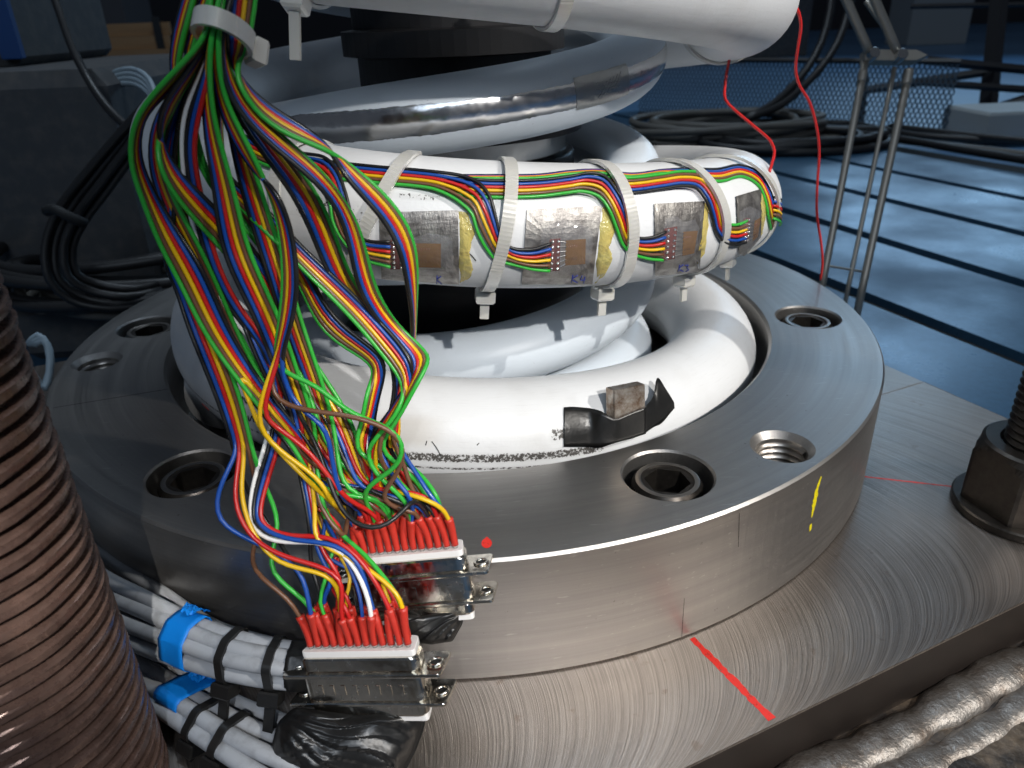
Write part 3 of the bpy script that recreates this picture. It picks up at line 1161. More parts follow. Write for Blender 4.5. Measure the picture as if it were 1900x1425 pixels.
# ================================================================== cable ties
def zip_tie(label, t, dt, tilt=0.0, w=4.6, lift=None, head_th=-85, tail=7.0, H=HO, mt='nylon', group='white cable ties around the spring', headsize=1.0, tail_dir=None):
    """tie looped round the bar at turn angle t; dt = slant of the band in degrees of turn"""
    n = 220
    path, nor, th_ = [], [], []
    for i in range(n):
        th = -180 + 360.0 * i / n
        lf = 0.3 + (lift(th) if lift else 0.0)
        p, d = H.pt(t + dt * math.sin(math.radians(th + tilt)), th, lf)
        path.append(p)
        nor.append(d)
        th_.append(1.2 if i % 2 else 1.25)
    path, nor = np.array(path), np.array(nor)
    hp, hd = H.pt(t + dt * math.sin(math.radians(head_th + tilt)), head_th, 0.6)
    T = H.frame(t)[3]
    o = thing('cable_tie', label, 'cable tie', hp, group)
    V, F = strap(path, nor, w, th_, True)
    mesh('band', V, F, MT[mt], o, False)
    c, er, eb, T = H.frame(t)
    ax = unit(np.cross(T, hd))
    k = headsize
    V, F = box(hp + hd * 0.6, T, ax, hd, 7.6 * k, 6.6 * k, 5.6 * k, 0.9)
    mesh('head', V, F, MT[mt], o, False)
    td = hd if tail_dir is None else unit(tail_dir)
    sx = unit(T - td * (T @ td))
    V, F = box(hp + hd * 5.8 * k, sx, np.cross(td, sx), td, 3.6 * k, 1.4 * k, tail, 0.2)
    mesh('tail', V, F, MT[mt], o, False)
    return o


def lift_top(h, a=0.0, b=75.0):
    return lambda th: h * max(0.0, 1 - ((th - (a + b) / 2) / ((b - a) / 2 + 12)) ** 2) if a - 12 < th < b + 12 else 0.0


def t_at(px, py):
    return float(HO.hit(px, py)[2])


zip_tie('white cable tie on the spring at the left, half hidden by hanging wires', t_at(520, 400), 2.0, lift=lift_top(2.2))
zip_tie('white cable tie just left of the leftmost gauge patch', t_at(682, 400), -4.0, lift=lift_top(2.2))
zip_tie('white cable tie between the two gauge patches left of centre', t_at(930, 400), -1.2, lift=lift_top(2.2))
zip_tie('white cable tie between the K4 and K3 gauge patches', t_at(1172, 400), 1.5, tilt=0, lift=lift_top(2.2))
zip_tie('white cable tie just right of the K3 gauge patch', t_at(1344, 400), 3.5, lift=lift_top(2.2))
zip_tie('rightmost white cable tie where the spring turns away', t_at(1436, 400), 6.0, lift=lift_top(2.2))
# ties on the top turn
DOWN = np.array([0.05, -0.15, -1.0])


def t_top(px, py):
    return float(HO.hit(px, py, 0, (270, 450))[2])


zip_tie('thin white cable tie around the top turn near its middle', t_top(1020, 20), 1.5, group='white cable ties around the spring', head_th=150, w=4.4)
zip_tie('white cable tie with long tail hanging from the top turn', t_top(590, 2), -2.0, head_th=-58, tail=15.0, tail_dir=np.array([-0.12, -0.1, -1.0]), w=4.6)
zip_tie('white cable tie behind the right end of the top turn', -92.0 + 360, 0.0, head_th=170, w=4.6)

# ================================================================== strain gauge stations
def surf_patch(name, poly, base, dome, mt, parent, rings=6, per=10, tr=(-90, 90), rough=0.0, seed=1, skirt=None):
    """blob or sheet that hugs the spring bar; poly = outline in photo pixels"""
    r = random.Random(seed)
    poly = np.asarray(poly, float)
    n = len(poly)
    out = []
    for i in range(n):
        a, b = poly[i], poly[(i + 1) % n]
        for k in range(per):
            out.append(a + (b - a) * k / per + np.array([r.uniform(-rough, rough), r.uniform(-rough, rough)]))
    out = np.array(out)
    c = out.mean(0)
    m = len(out)
    V, F = [], []
    if skirt is not None:
        for q in out:
            V.append(HO.hit(q[0], q[1], skirt, tr)[0])
    for j in range(rings):
        s = 1 - j / rings
        for q in out:
            p = c + (q - c) * s
            V.append(HO.hit(p[0], p[1], base + dome * (1 - s * s), tr)[0])
    V.append(HO.hit(c[0], c[1], base + dome, tr)[0])
    R = rings + (1 if skirt is not None else 0)
    for j in range(R - 1):
        for k in range(m):
            k2 = (k + 1) % m
            F.append((j * m + k, (j + 1) * m + k, (j + 1) * m + k2, j * m + k2))
    for k in range(m):
        F.append(((R - 1) * m + k, R * m, (R - 1) * m + (k + 1) % m))
    F = [f[::-1] for f in F]
    return mesh(name, V, F, mt, parent, dome > 0)


def strokes(name, lines, off, r, mt, parent, tr=(-90, 90)):
    mb = MB()
    for ln in lines:
        q = [HO.hit(x, y, off, tr)[0] for x, y in ln]
        mb.add(*sweep(catmull(q, 0.6) if len(q) > 2 else np.array(q), r, 5))
    return mb.build(name, mt, parent, True)


def lerp(a, b, t):
    return (a[0] + (b[0] - a[0]) * t, a[1] + (b[1] - a[1]) * t)


def gauge(label, plate_px, tab, film, resin, glue, text, npad=6, seed=1):
    c = HO.hit(*np.mean(plate_px, axis=0))[0]
    o = thing('strain_gauge', label, 'strain gauge', c, 'strain gauge patches on the spring')
    surf_patch('steel_patch', plate_px, 0.75, 0.0, MT['gauge_plate'], o, 6, 8, skirt=0.0)
    if glue:
        surf_patch('adhesive', glue, 0.15, 0.75, MT['glue'], o, 4, 4, rough=1.6, seed=seed)
    f = surf_patch('gauge_film', film, 0.86, 0.0, MT['gauge_film'], o, 3, 4)
    # foil grid lines on the film
    a, b, cc, d = film
    strokes('foil_grid', [[lerp(lerp(a, b, 0.15 + 0.1 * k), lerp(d, cc, 0.15 + 0.1 * k), 0.2), lerp(lerp(a, b, 0.15 + 0.1 * k), lerp(d, cc, 0.15 + 0.1 * k), 0.8)] for k in range(5)], 0.88, 0.09, MT['copper_tab'], f)
    surf_patch('terminal_tab', tab, 1.0, 0.0, MT['copper_tab'], o, 3, 4, skirt=0.6)
    a, b, cc, d = tab
    for k in range(npad):
        t = (k + 0.5) / npad
        l, rr = lerp(a, d, t), lerp(b, cc, t)
        for u, s in ((0.3, 0.72), (0.8, 0.55)):
            q = lerp(l, rr, u)
            x, nrm, _ = HO.hit(q[0], q[1], 1.0)
            V, F = lathe([(0.95 * s, 0.0), (0.85 * s, 0.35), (0.5 * s, 0.7), (0.02, 0.8)], x, 10, ez=nrm, ex=EX if abs(nrm[0]) < 0.8 else EY)
            mesh('solder_joint', V, F, MT['solder'], o, True)
        q0, q1 = lerp(l, rr, 0.8), lerp(lerp(film[0], film[3], t), lerp(film[1], film[2], t), 0.06)
        strokes('jumper_wire', [[q0, lerp(q0, q1, 0.5), q1]], 1.25, 0.13, MT['solder'], o)
    for rz in resin:
        surf_patch('resin_coat', rz, 1.0, 1.3, MT['resin'], o, 5, 4, rough=1.0, seed=seed)
    if text:
        strokes('handwriting', text, 0.86, 0.22, MT['ink_blue'], o)
    return o


gauge('steel strain gauge patch with yellow glue, half covered by a hanging ribbon',
      [(703, 394), (850, 390), (852, 528), (708, 518)],
      [(722, 445), (748, 445), (750, 500), (724, 500)], [(770, 451), (818, 452), (818, 497), (770, 496)],
      [[(720, 436), (770, 440), (800, 432), (840, 442), (842, 505), (790, 512), (720, 508)]],
      [(851, 392), (868, 394), (880, 430), (872, 470), (878, 500), (868, 520), (852, 524)],
      [[(811, 512), (810, 526)], [(818, 513), (811, 519), (819, 527)]], seed=11)
gauge('steel strain gauge patch marked K4 with amber film and maroon tab',
      [(978, 389), (1117, 382), (1099, 528), (968, 528)],
      [(1020, 444), (1040, 442), (1038, 502), (1016, 504)], [(1050, 446), (1087, 443), (1086, 490), (1048, 493)],
      [[(1005, 425), (1040, 408), (1075, 412), (1100, 430), (1098, 480), (1085, 500), (1030, 512), (1000, 500)]],
      [(1118, 384), (1138, 392), (1142, 430), (1130, 460), (1138, 480), (1122, 512), (1102, 526)],
      [[(1063, 511), (1060, 525)], [(1072, 511), (1062, 518), (1072, 525)], [(1080, 512), (1077, 520), (1086, 519)], [(1085, 514), (1083, 526)]], seed=12)
gauge('steel strain gauge patch marked K3 under a blob of clear resin',
      [(1214, 378), (1308, 373), (1298, 505), (1216, 512)],
      [(1233, 424), (1257, 420), (1252, 480), (1230, 484)], [(1268, 430), (1295, 428), (1288, 470), (1266, 475)],
      [[(1236, 405), (1256, 402), (1268, 412), (1290, 406), (1298, 425), (1290, 472), (1262, 490), (1232, 486), (1228, 440)]],
      [(1306, 374), (1315, 380), (1314, 430), (1306, 470), (1288, 500), (1300, 440)],
      [[(1261, 492), (1258, 504)], [(1268, 491), (1260, 498), (1268, 504)], [(1271, 493), (1277, 492), (1274, 497), (1278, 501), (1272, 504)]], seed=13)
gauge('narrow steel strain gauge patch at the right end of the spring turn',
      [(1366, 364), (1413, 350), (1412, 440), (1382, 476), (1372, 470)],
      [(1380, 406), (1391, 404), (1389, 448), (1378, 452)], [(1400, 410), (1412, 403), (1406, 440), (1396, 448)],
      [[(1372, 392), (1392, 382), (1410, 392), (1410, 435), (1392, 460), (1374, 462)]],
      [(1408, 352), (1416, 352), (1422, 390), (1418, 425), (1410, 440), (1413, 395)],
      None, seed=14)

# ================================================================== ribbon cables
COLS = ['black', 'blue', 'red', 'yellow', 'brown', 'green']
PITCH = 1.27
WR = 0.62


def wire(path, color, parent, r=WR, sides=8):
    path = np.asarray(path)
    return tube('wire', path, r, MT['w_' + color], parent, sides)


def coil_ribbon(label, pts, off=0.7, cols=COLS, frac=None):
    """ribbon lying on the spring bar; pts = (kx, ky, gx, gy [, lift]) black and green edge in photo pixels"""
    base = HO.hit(pts[0][0], pts[0][1])[0]
    o = thing('ribbon_cable', label, 'ribbon cable', base, 'ribbon cables glued along the spring')
    n = len(cols)
    for i, cn in enumerate(cols):
        f = i / (n - 1)
        q = []
        for p in pts:
            lf = off + (p[4] if len(p) > 4 else 0)
            q.append(HO.hit(p[0] + (p[2] - p[0]) * f, p[1] + (p[3] - p[1]) * f, lf)[0])
        wire(catmull(q, 1.5), cn, o)
    return o


coil_ribbon('ribbon on the spring bending down to the leftmost gauge patch',
            [(455, 252, 450, 285, 1), (500, 272, 498, 308), (560, 284, 552, 320), (600, 291, 580, 330), (622, 311, 600, 347), (637, 345, 612, 375),
             (648, 385, 618, 412), (655, 425, 636, 446), (680, 446, 668, 478, .4), (724, 449, 724, 496, .7)], off=1.9)
coil_ribbon('ribbon on the spring bending down to the K4 gauge patch',
            [(455, 258, 450, 290, .5), (520, 282, 520, 316), (600, 298, 600, 328), (697, 309, 697, 339), (770, 315, 770, 345, .8), (810, 319, 806, 351, 1.3), (842, 323, 838, 365, 1.3), (868, 329, 858, 379, 1.3), (892, 342, 875, 396, 1.2),
             (909, 365, 886, 430, .8), (918, 396, 903, 462, .2), (926, 428, 920, 481), (945, 458, 960, 493, .4), (985, 463, 990, 500, .9), (1023, 452, 1020, 503, 1.0)], off=0.75)
coil_ribbon('ribbon on the spring bending down to the K3 gauge patch',
            [(830, 330, 826, 352), (860, 332, 856, 362), (918, 335, 918, 366), (1000, 334, 1000, 364, .5), (1060, 327, 1050, 358, 1.3), (1097, 321, 1080, 355, 1.3), (1121, 326, 1112, 365, 1.3), (1140, 347, 1130, 389, 1.3),
             (1157, 377, 1144, 424, .6), (1169, 415, 1156, 455), (1182, 440, 1172, 470), (1212, 440, 1202, 480, .4), (1236, 430, 1230, 483, .9)], off=0.7)
coil_ribbon('ribbon on the spring with its green edge up, bending down to the small right patch',
            [(1078, 352, 1078, 328), (1110, 354, 1110, 329), (1170, 358, 1170, 330), (1230, 350, 1230, 323, .6), (1266, 345, 1266, 318, 1.3), (1293, 350, 1309, 324, 1.3), (1311, 374, 1331, 348, 1.2), (1321, 402, 1341, 384, .6),
             (1328, 430, 1346, 412), (1341, 447, 1358, 417, .3), (1362, 454, 1372, 416, .6), (1384, 450, 1386, 410, 1.0)], off=0.7)
coil_ribbon('ribbon on the spring running on round its right end',
            [(860, 326, 860, 331), (930, 326, 930, 331), (1000, 325, 1000, 330), (1060, 318, 1060, 323), (1110, 316, 1110, 321), (1170, 323, 1170, 328), (1230, 316, 1230, 322), (1280, 313, 1280, 330), (1327, 314, 1335, 336), (1375, 307, 1380, 328), (1407, 320, 1409, 346), (1428, 352, 1420, 372), (1438, 385, 1425, 400), (1443, 410, 1430, 425)], off=0.65)
# stripped lead ends that stick out over the edge of the bar at the far right
o = thing('ribbon_cable', 'short coloured wire ends poking out at the far right edge of the spring', 'ribbon cable', P(1440, 400, 335), 'ribbon cables glued along the spring')
for i, cn in enumerate(COLS):
    y = 372 + 8 * i
    a, n1, _ = HO.hit(1437, y - 6, 1.6)
    b = HO.hit(1449, y + (i - 2) * 0.6, 2.8)[0]
    wire(catmull([a - n1 * 1.0, a, b, b + M[:, 0] * 1.2 - M[:, 2] * 5], 1.2), cn, o)

# ------------------------------------------------------------------ red measuring leads
def lead(label, pts, r=0.75):
    q = catmull([P(x, y, d) for x, y, d in pts], 3)
    o = tube('red_lead', q, r, MT['red_lead'])
    return tag(o, label, 'wire', 'thin red measuring leads')


lead('thin red lead running from under the top turn to the spring end', [(1340, 84, 380), (1354, 92, 384), (1346, 150, 384), (1346, 185, 380), (1362, 203, 378), (1400, 235, 372), (1430, 262, 366), (1437, 282, 362), (1433, 300, 358), (1428, 318, 352)])
lead('long thin red lead hanging from the top turn down behind the ring', [(1465, 5, 345), (1478, 15, 348), (1486, 45, 355), (1480, 90, 365), (1476, 125, 375), (1482, 155, 385), (1502, 190, 400), (1515, 235, 415), (1520, 280, 430), (1516, 350, 450), (1516, 400, 465), (1524, 455, 480), (1526, 490, 490), (1522, 520, 500)])

# ================================================================== magnet and black tape on the bottom turn
def bt(px, py, off):
    return HO.hit(px, py, off, (-440, -300))


mg = thing('magnet_block', 'small rusty magnet block taped to the bottom turn with black tape', 'magnet', bt(1168, 815, 0)[0])
q = [bt(1131, 738, 11.5)[0], bt(1208, 724, 11.5)[0], bt(1205, 810, 5.0)[0], bt(1130, 829, 5.0)[0]]
nrm = unit(np.cross(q[1] - q[0], q[3] - q[0]))
if nrm @ (CAM - q[0]) < 0:
    nrm = -nrm
cen = sum(q) / 4
ux = unit(q[1] - q[0] + q[2] - q[3])
uy = unit(np.cross(nrm, ux))
wx, wy = 15.5, 22.0
cen = cen + uy * 2.2
cc = cen - nrm * 6.5
V, F = prism([(-wx / 2, -wy / 2), (wx / 2, -wy / 2), (wx / 2, wy / 2), (-wx / 2, wy / 2)], cc, ux, uy, nrm, 0, 6.5, 0.5)
mesh('magnet', V, F, MT['magnet'], mg, False)
# strip of tape: over the bar at the left, up over the block, off at the right as a flap
def strip(rows, mt, name, parent, thick=0.25):
    """sheet through rows of points (all rows the same length)"""
    m = len(rows[0])
    cols_ = [catmull([r_[k] for r_ in rows], 1.5, 6) for k in range(m)]
    N = 44
    G = []
    for cl in cols_:
        ii = np.linspace(0, len(cl) - 1, N)
        G.append(np.stack([np.interp(ii, range(len(cl)), cl[:, k]) for k in range(3)], 1))
    V, F = [], []
    for i in range(N):
        for k in range(m):
            V.append(G[k][i])
    for i in range(N - 1):
        for k in range(m - 1):
            F.append((i * m + k, i * m + k + 1, (i + 1) * m + k + 1, (i + 1) * m + k))
    o = mesh(name, V, F, mt, parent, True)
    md = o.modifiers.new('thickness', 'SOLIDIFY')
    md.thickness = thick * S
    md.offset = 1.0
    return o


def row_px(x0, y0, x1, y1, off0, off1, n=9):
    return [bt(x0 + (x1 - x0) * k / (n - 1), y0 + (y1 - y0) * k / (n - 1), off0 + (off1 - off0) * k / (n - 1))[0] for k in range(n)]


def row_pt(a, b, n=9):
    return [a + (b - a) * k / (n - 1) for k in range(n)]


f0 = cc + nrm * 6.9
rows = [row_px(1046, 756, 1046, 829, 0.4, 0.4), row_px(1060, 755, 1061, 829, 0.5, 0.5), row_px(1078, 756, 1078, 829, 0.8, 0.6),
        row_px(1097, 758, 1095, 829, 1.8, 0.9), row_px(1116, 763, 1114, 830, 5.4, 2.6),
        row_pt(f0 - ux * wx * 0.49 - uy * wy * 0.04, f0 - ux * wx * 0.49 - uy * wy * 0.52),
        row_pt(f0 + uy * wy * 0.01, f0 - uy * wy * 0.51),
        row_pt(f0 + ux * wx * 0.49 + uy * wy * 0.06, f0 + ux * wx * 0.49 - uy * wy * 0.48)]
strip(rows, MT['black_tape'], 'tape', mg)
e = f0 + ux * wx * 0.5
rows = [row_pt(e + uy * wy * 0.07 - nrm * 0.3, e - uy * wy * 0.46 - nrm * 0.3), row_px(1212, 735, 1213, 792, 5.2, 4.0), row_px(1220, 701, 1226, 786, 6.2, 2.8),
        row_px(1235, 722, 1240, 770, 5.0, 2.0), row_px(1250, 746, 1251, 757, 3.0, 2.2)]
strip(rows, MT['black_tape'], 'tape_flap', mg)
# pen marks on the bottom turn
strokes('pen_mark', [[(446, 741), (451, 736), (449, 748)], [(453, 738), (457, 748), (462, 738)], [(462, 748), (466, 740)],
                     [(455, 772), (459, 782)], [(460, 771), (463, 781), (468, 772), (471, 783)], [(474, 774), (479, 784), (474, 783)]], 0.05, 0.3, MT['ink_black'], sp, (-440, -250))
strokes('pen_mark', [[(366, 757), (372, 755), (371, 763), (366, 761)], [(372, 756), (371, 773)], [(376, 758), (381, 760), (379, 769), (374, 767), (376, 758)]], 0.05, 0.25, MT['ink_red'], sp, (-440, -250))
strokes('pen_mark', [[(770, 494), (776, 501)], [(868, 468), (875, 474), (883, 484)]], 0.05, 0.2, MT['ink_black'], sp)
strokes('paint_scratch', [[(792, 818), (790, 826)], [(801, 819), (808, 828), (814, 838), (818, 847)], [(885, 826), (889, 822)]], 0.03, 0.22, MT['ink_black'], sp, (-440, -300))

# ================================================================== d-sub connectors
class Conn:
    """pair of mated 25 way connectors; u along the long side, v thickness (towards the lens), w mating direction (up)"""

    def __init__(s, label, center, u, w, dimples, seed):
        s.c = np.asarray(center, float)
        s.u = unit(u)
        s.w = unit(np.asarray(w) - s.u * (np.asarray(w) @ s.u))
        s.v = np.cross(s.w, s.u)
        if s.v @ (CAM - s.c) < 0:
            s.v = -s.v
        c, u, v, w = s.c, s.u, s.v, s.w
        s.o = o = thing('dsub_connector', label, 'connector', c - w * 16, 'multi pin connectors at the end of the ribbons')
        r = random.Random(seed)

        def pr(name, outline, z0, z1, m, bev=0.3, par=None, smooth=False):
            oo = outline if (np.cross(u, v) @ w) > 0 else outline[::-1]
            V, F = prism(oo, c, u, v, w, z0, z1, bev)
            return mesh(name, V, F, m, par or o, smooth)
        up = pr('upper_shell', dshape(40.5, 10.4, 3.4, n=6), 0.6, 5.6, MT['nickel'], 0.7)
        pr('insulator', dshape(38.6, 8.4, 1.6), 5.5, 7.6, MT['white_plastic'], 0.15)
        f1 = pr('flange', rounded(53.4, 12.4, 1.2), -0.6, 0.6, MT['nickel'], 0.25)
        mid = pr('middle_shell', dshape(41.5, 11.0, 3.4, n=6), -9.4, -0.6, MT['nickel'], 0.5)
        f2 = pr('flange', rounded(53.4, 12.4, 1.2), -10.6, -9.4, MT['nickel'], 0.25)
        pr('lower_shell', dshape(40.0, 10.2, 3.2, n=6), -14.8, -10.6, MT['nickel'], 0.7)
        pr('insulator', dshape(38.4, 8.2, 1.6), -17.0, -14.7, MT['white_plastic'], 0.15)
        for sg in (-1, 1):                                  # screw holes with their raised collars
            for f, z in ((f1, 0.55), (f2, -9.45)):
                V, F = lathe([(1.55, 0.02), (2.3, 0.02), (2.6, 0.35), (2.2, 0.75), (1.7, 0.75), (1.55, 0.3)], c + u * sg * 23.5 + w * z, 20, ez=w, ex=u)
                mesh('collar', V, F, MT['nickel'], f, True)
                V, F = lathe([(0.02, 0.12), (1.6, 0.12)], c + u * sg * 23.5 + w * z, 20, ez=w, ex=u)
                mesh('screw_hole', V, F, MT['black_iron'], f, False)
        for k in range(dimples):                            # spring dimples punched in the middle shell
            x = -14.2 + 3.9 * k
            V, F = prism([(-0.75, -1.7), (0.75, -1.7), (0.75, 1.7), (-0.75, 1.7)], c + u * x + w * -5.0 + v * 5.2, u, w, v, 0.0, 0.5, 0.2)
            mesh('dimple', V, F, MT['nickel'], mid, False)
        s.pins = []
        for row, (n, vv) in enumerate(((13, 1.9), (12, -1.6))):
            for k in range(n):
                x = (k - (n - 1) / 2) * 2.76
                b = c + u * x + v * vv + w * 7.5
                V, F = sweep([b, b + w * 2.0], 0.85, 8)
                mesh('solder_cup', V, F, MT['solder'], o, True)
                s.pins.append((b, row, k))
        s.free = list(range(len(s.pins)))
        s.used = {}
        s.r = r

    def shrink(s, i, lean):
        """red sleeve on pin i; returns its top and the direction it leaves in"""
        b, row, k = s.pins[i]
        if i in s.used:
            return s.used[i]
        L = s.r.uniform(10.5, 13.0) + (1.0 if row else 0)
        side = s.u * (lean + s.r.uniform(-0.22, 0.22)) + s.v * s.r.uniform(-0.12, 0.2)
        p = [b + s.w * 1.0, b + s.w * (L * 0.35) + side * 0.4, b + s.w * (L * 0.7) + side * L * 0.3, b + s.w * L + side * L * 0.75]
        q = catmull(p, 1.0)
        rr = np.interp(np.linspace(0, 1, len(q)), [0, 0.25, 0.6, 1], [1.18, 1.12, 1.3, 1.46])
        V, F = sweep(q, rr, 10)
        mesh('heat_shrink', V, F, MT['shrink'], s.o, True)
        s.used[i] = (q[-1] - unit(q[-1] - q[-3]) * 2.0, unit(q[-1] - q[-4]))
        return s.used[i]

    def bare_post(s, x):
        b = s.c + s.u * x + s.v * 2.2 + s.w * 7.5
        V, F = sweep([b, b + s.w * 4.4], 0.75, 8)
        mesh('bare_pin', V, F, MT['solder'], s.o, True)


RX, UY, BK = M[:, 0], M[:, 1], M[:, 2]
C1 = Conn('front nickel connector with eight dimples and red sleeved wires', P(680, 1234, 236), RX + UY * 0.11 + BK * 0.26, UY * 0.96 + BK * 0.24 - RX * 0.02, 8, 5)
C2 = Conn('rear nickel connector with red sleeved wires resting against the ring', P(764, 1058, 246), RX + UY * 0.12 + BK * 0.16, UY * 0.96 + BK * 0.24 - RX * 0.02, 9, 6)
C1.bare_post(13.2)
C2.bare_post(13.5)

# ================================================================== hanging ribbon cables
DY = np.array([(-60, 176), (60, 180), (200, 193), (400, 210), (600, 222), (800, 231), (1000, 234), (1150, 232)], float)


def dep(y, dd=0.0):
    return float(np.interp(y, DY[:, 0], DY[:, 1])) + dd


def ribbon(label, pts, cols=COLS, tails=None, conn=None, pinfrom=0, sgn=1, name='ribbon_cable', auto=True, seed=1, lean=0.0):
    """free ribbon. pts: (kx, ky, gx, gy, extra depth [, sign]) - first and last wire in photo pixels.
    What the pixel width hides of the real width goes into depth."""
    r = random.Random(seed * 77 + 5)
    n = len(cols)
    W = (n - 1) * PITCH * 1.1
    rows = []
    for p in pts:
        dd = p[4] if len(p) > 4 else 0.0
        sg = p[5] if len(p) > 5 else sgn
        my = (p[1] + p[3]) / 2
        d0 = dep(my, dd)
        K, G = np.array(p[:2], float), np.array(p[2:4], float)
        c = (K + G) / 2
        wid = np.linalg.norm(P(*K, d0) - P(*G, d0))
        if wid > W:
            f = W / wid
            K, G = c + (K - c) * f, c + (G - c) * f
            e = 0.0
        else:
            e = math.sqrt(max(W * W - wid * wid, 0)) / 2
        a, b = P(*K, d0 - sg * e), P(*G, d0 + sg * e)
        rows.append(np.concatenate([(a + b) / 2, (b - a) / 2]))
    q = catmull(rows, 4.0)
    o = thing(name, label, 'ribbon cable', q[-1, :3], 'ribbon cables hanging from the white tie')
    used = 0
    for i, cn in enumerate(cols):
        f = -1 + 2 * i / (n - 1)
        path = []
        for row in q:
            h = unit(row[3:]) * W / 2
            path.append(row[:3] + h * f)
        path = np.array(path)
        ctrl = [p_ for p_ in path[::2]]
        if len(path) % 2 == 0:
            ctrl.append(path[-1])
        if tails is not None and cn in tails:
            t = tails[cn]
            ctrl += [P(x, y, dep(y, dd)) for x, y, dd in t[0]]
            pin = t[1]
            cc_ = t[2] if len(t) > 2 else conn
        else:
            pin = None
            cc_ = conn
        if cc_ is not None and (pin is not None or (auto and conn is not None)):
            if pin is None:
                pin = (pinfrom + i) % 25
            top, dr = cc_.shrink(pin, lean)
            end = ctrl[-1]
            if not (tails is not None and cn in tails):
                tdir = unit(path[-1] - path[-4])
                L = np.linalg.norm(top - end)
                m1 = end + tdir * L * 0.28 + np.array([r.uniform(-1, 1), r.uniform(-1, 1), r.uniform(-1, 1)]) * L * 0.07
                m2 = top + dr * min(L * 0.3, 9.0) + np.array([r.uniform(-1, 1), r.uniform(-1, 1), r.uniform(-1, 1)]) * min(L * 0.10, 4.0)
                ctrl += [m1, (m1 + m2) / 2 + np.array([r.uniform(-1, 1), r.uniform(-1, 1), r.uniform(-1, 1)]) * L * 0.06, m2]
            ctrl += [top + dr * 5, top]
        nr = len(path[::2])
        cp = catmull(ctrl, 2.6)
        for _ in range(5):
            cp[1:-1] = 0.25 * cp[:-2] + 0.5 * cp[1:-1] + 0.25 * cp[2:]
        fr_ = 1.0 if len(ctrl) <= nr + 1 else nr / len(ctrl)
        wire(cp, cn, o, np.interp(np.linspace(0, 1, len(cp)), [0, fr_ * 0.9, min(fr_ + 0.12, 1.0), 1.0001], [WR * 1.1, WR * 1.1, 0.76 if fr_ < 1 else WR * 1.1, 0.76 if fr_ < 1 else WR * 1.1]))
    return o


# A: leftmost ribbon, swings out to the left and back in to the rear connector
ribbon('leftmost hanging ribbon that swings out to the left in a wide bow',
       [(402, -30, 392, -30, 0), (400, 50, 388, 50, 0), (392, 70, 380, 72, -2), (340, 150, 322, 136, -4), (284, 190, 270, 190, -6), (262, 225, 248, 228, -6), (256, 290, 240, 290, -6), (270, 330, 250, 335, -6),
        (285, 355, 262, 358, -6), (310, 410, 282, 415, -6), (340, 450, 300, 455, -6), (372, 500, 328, 505, -6), (402, 570, 365, 582, -6), (435, 640, 405, 652, -4),
        (475, 700, 452, 714, -3), (520, 760, 502, 778, -2), (562, 810, 548, 830, 0)], conn=C2, pinfrom=0, seed=1, sgn=-1,
       tails=dict(yellow=([(440, 690, -6), (452, 720, -6), (470, 760, -6), (478, 790, -5), (520, 840, -4), (580, 900, -4)], 1, C2)))
# B: second from the left, dives behind the centre ribbon
ribbon('hanging ribbon that twists at the left edge and dives behind the centre ribbon',
       [(408, -30, 402, -30, 2), (402, 40, 396, 42, 2), (378, 82, 386, 84, 0), (345, 140, 360, 134, -2), (312, 172, 330, 180, -3), (297, 210, 314, 216, -3), (292, 245, 296, 248, -3, 1), (303, 272, 289, 276, -4, -1), (320, 311, 297, 314, -5, -1),
        (348, 338, 316, 347, -5, -1), (377, 368, 342, 382, -4, -1), (402, 392, 368, 412, -1, -1), (445, 432, 410, 462, 5, -1), (492, 484, 455, 520, 8, -1), (528, 538, 495, 590, 9, -1), (560, 610, 530, 650, 9, -1), (590, 690, 568, 712, 8, -1), (610, 770, 592, 786, 6, -1)],
       conn=C2, pinfrom=13, seed=2, sgn=1)
# C: twists under the leftmost ribbon, then runs long down the left
ribbon('long ribbon on the left with its black edge outside, ending in loose loops',
       [(414, -30, 400, -30, 4), (400, 40, 386, 40, 4), (386, 80, 374, 76, 4), (350, 165, 338, 160, 5), (334, 221, 315, 221, 6), (326, 280, 300, 280, 6), (324, 340, 290, 342, 5), (330, 382, 294, 386, 4),
        (325, 425, 303, 427, 2), (314, 465, 316, 468, 1, 1), (314, 500, 345, 502, 1, -1), (341, 584, 385, 580, 0, -1), (370, 668, 421, 662, -1, -1), (398, 731, 444, 725, -1, -1), (419, 790, 459, 786, -1, -1), (432, 832, 470, 828, 0, -1)],
       conn=C1, seed=3, tails=dict(
           black=([(446, 880, 6), (470, 930, 8), (500, 975, 8), (516, 1000, 8)], 13, C1),
           blue=([(436, 850, -2), (412, 890, -4), (396, 932, -4), (404, 970, -4), (450, 994, -4), (500, 1020, -3), (560, 1060, -3)], 1, C1),
           red=([(442, 868, -2), (433, 912, -4), (443, 960, -5), (472, 1003, -6), (530, 1034, -6), (600, 1052, -6), (640, 1072, -6)], 5, C1),
           yellow=([(452, 862, -1), (446, 910, -3), (458, 965, -4), (482, 1010, -5), (515, 1045, -5), (570, 1058, -5), (620, 1070, -5)], 4, C1),
           brown=([(468, 870, 2), (476, 900, 6), (490, 960, 8), (468, 1016, 6), (463, 1045, 2), (480, 1075, 0), (520, 1094, 0)], 0, C1),
           green=([(478, 870, 2), (500, 920, 4), (520, 970, 4), (512, 1010, 2), (490, 1050, 0), (520, 1080, -1)], 2, C1)))
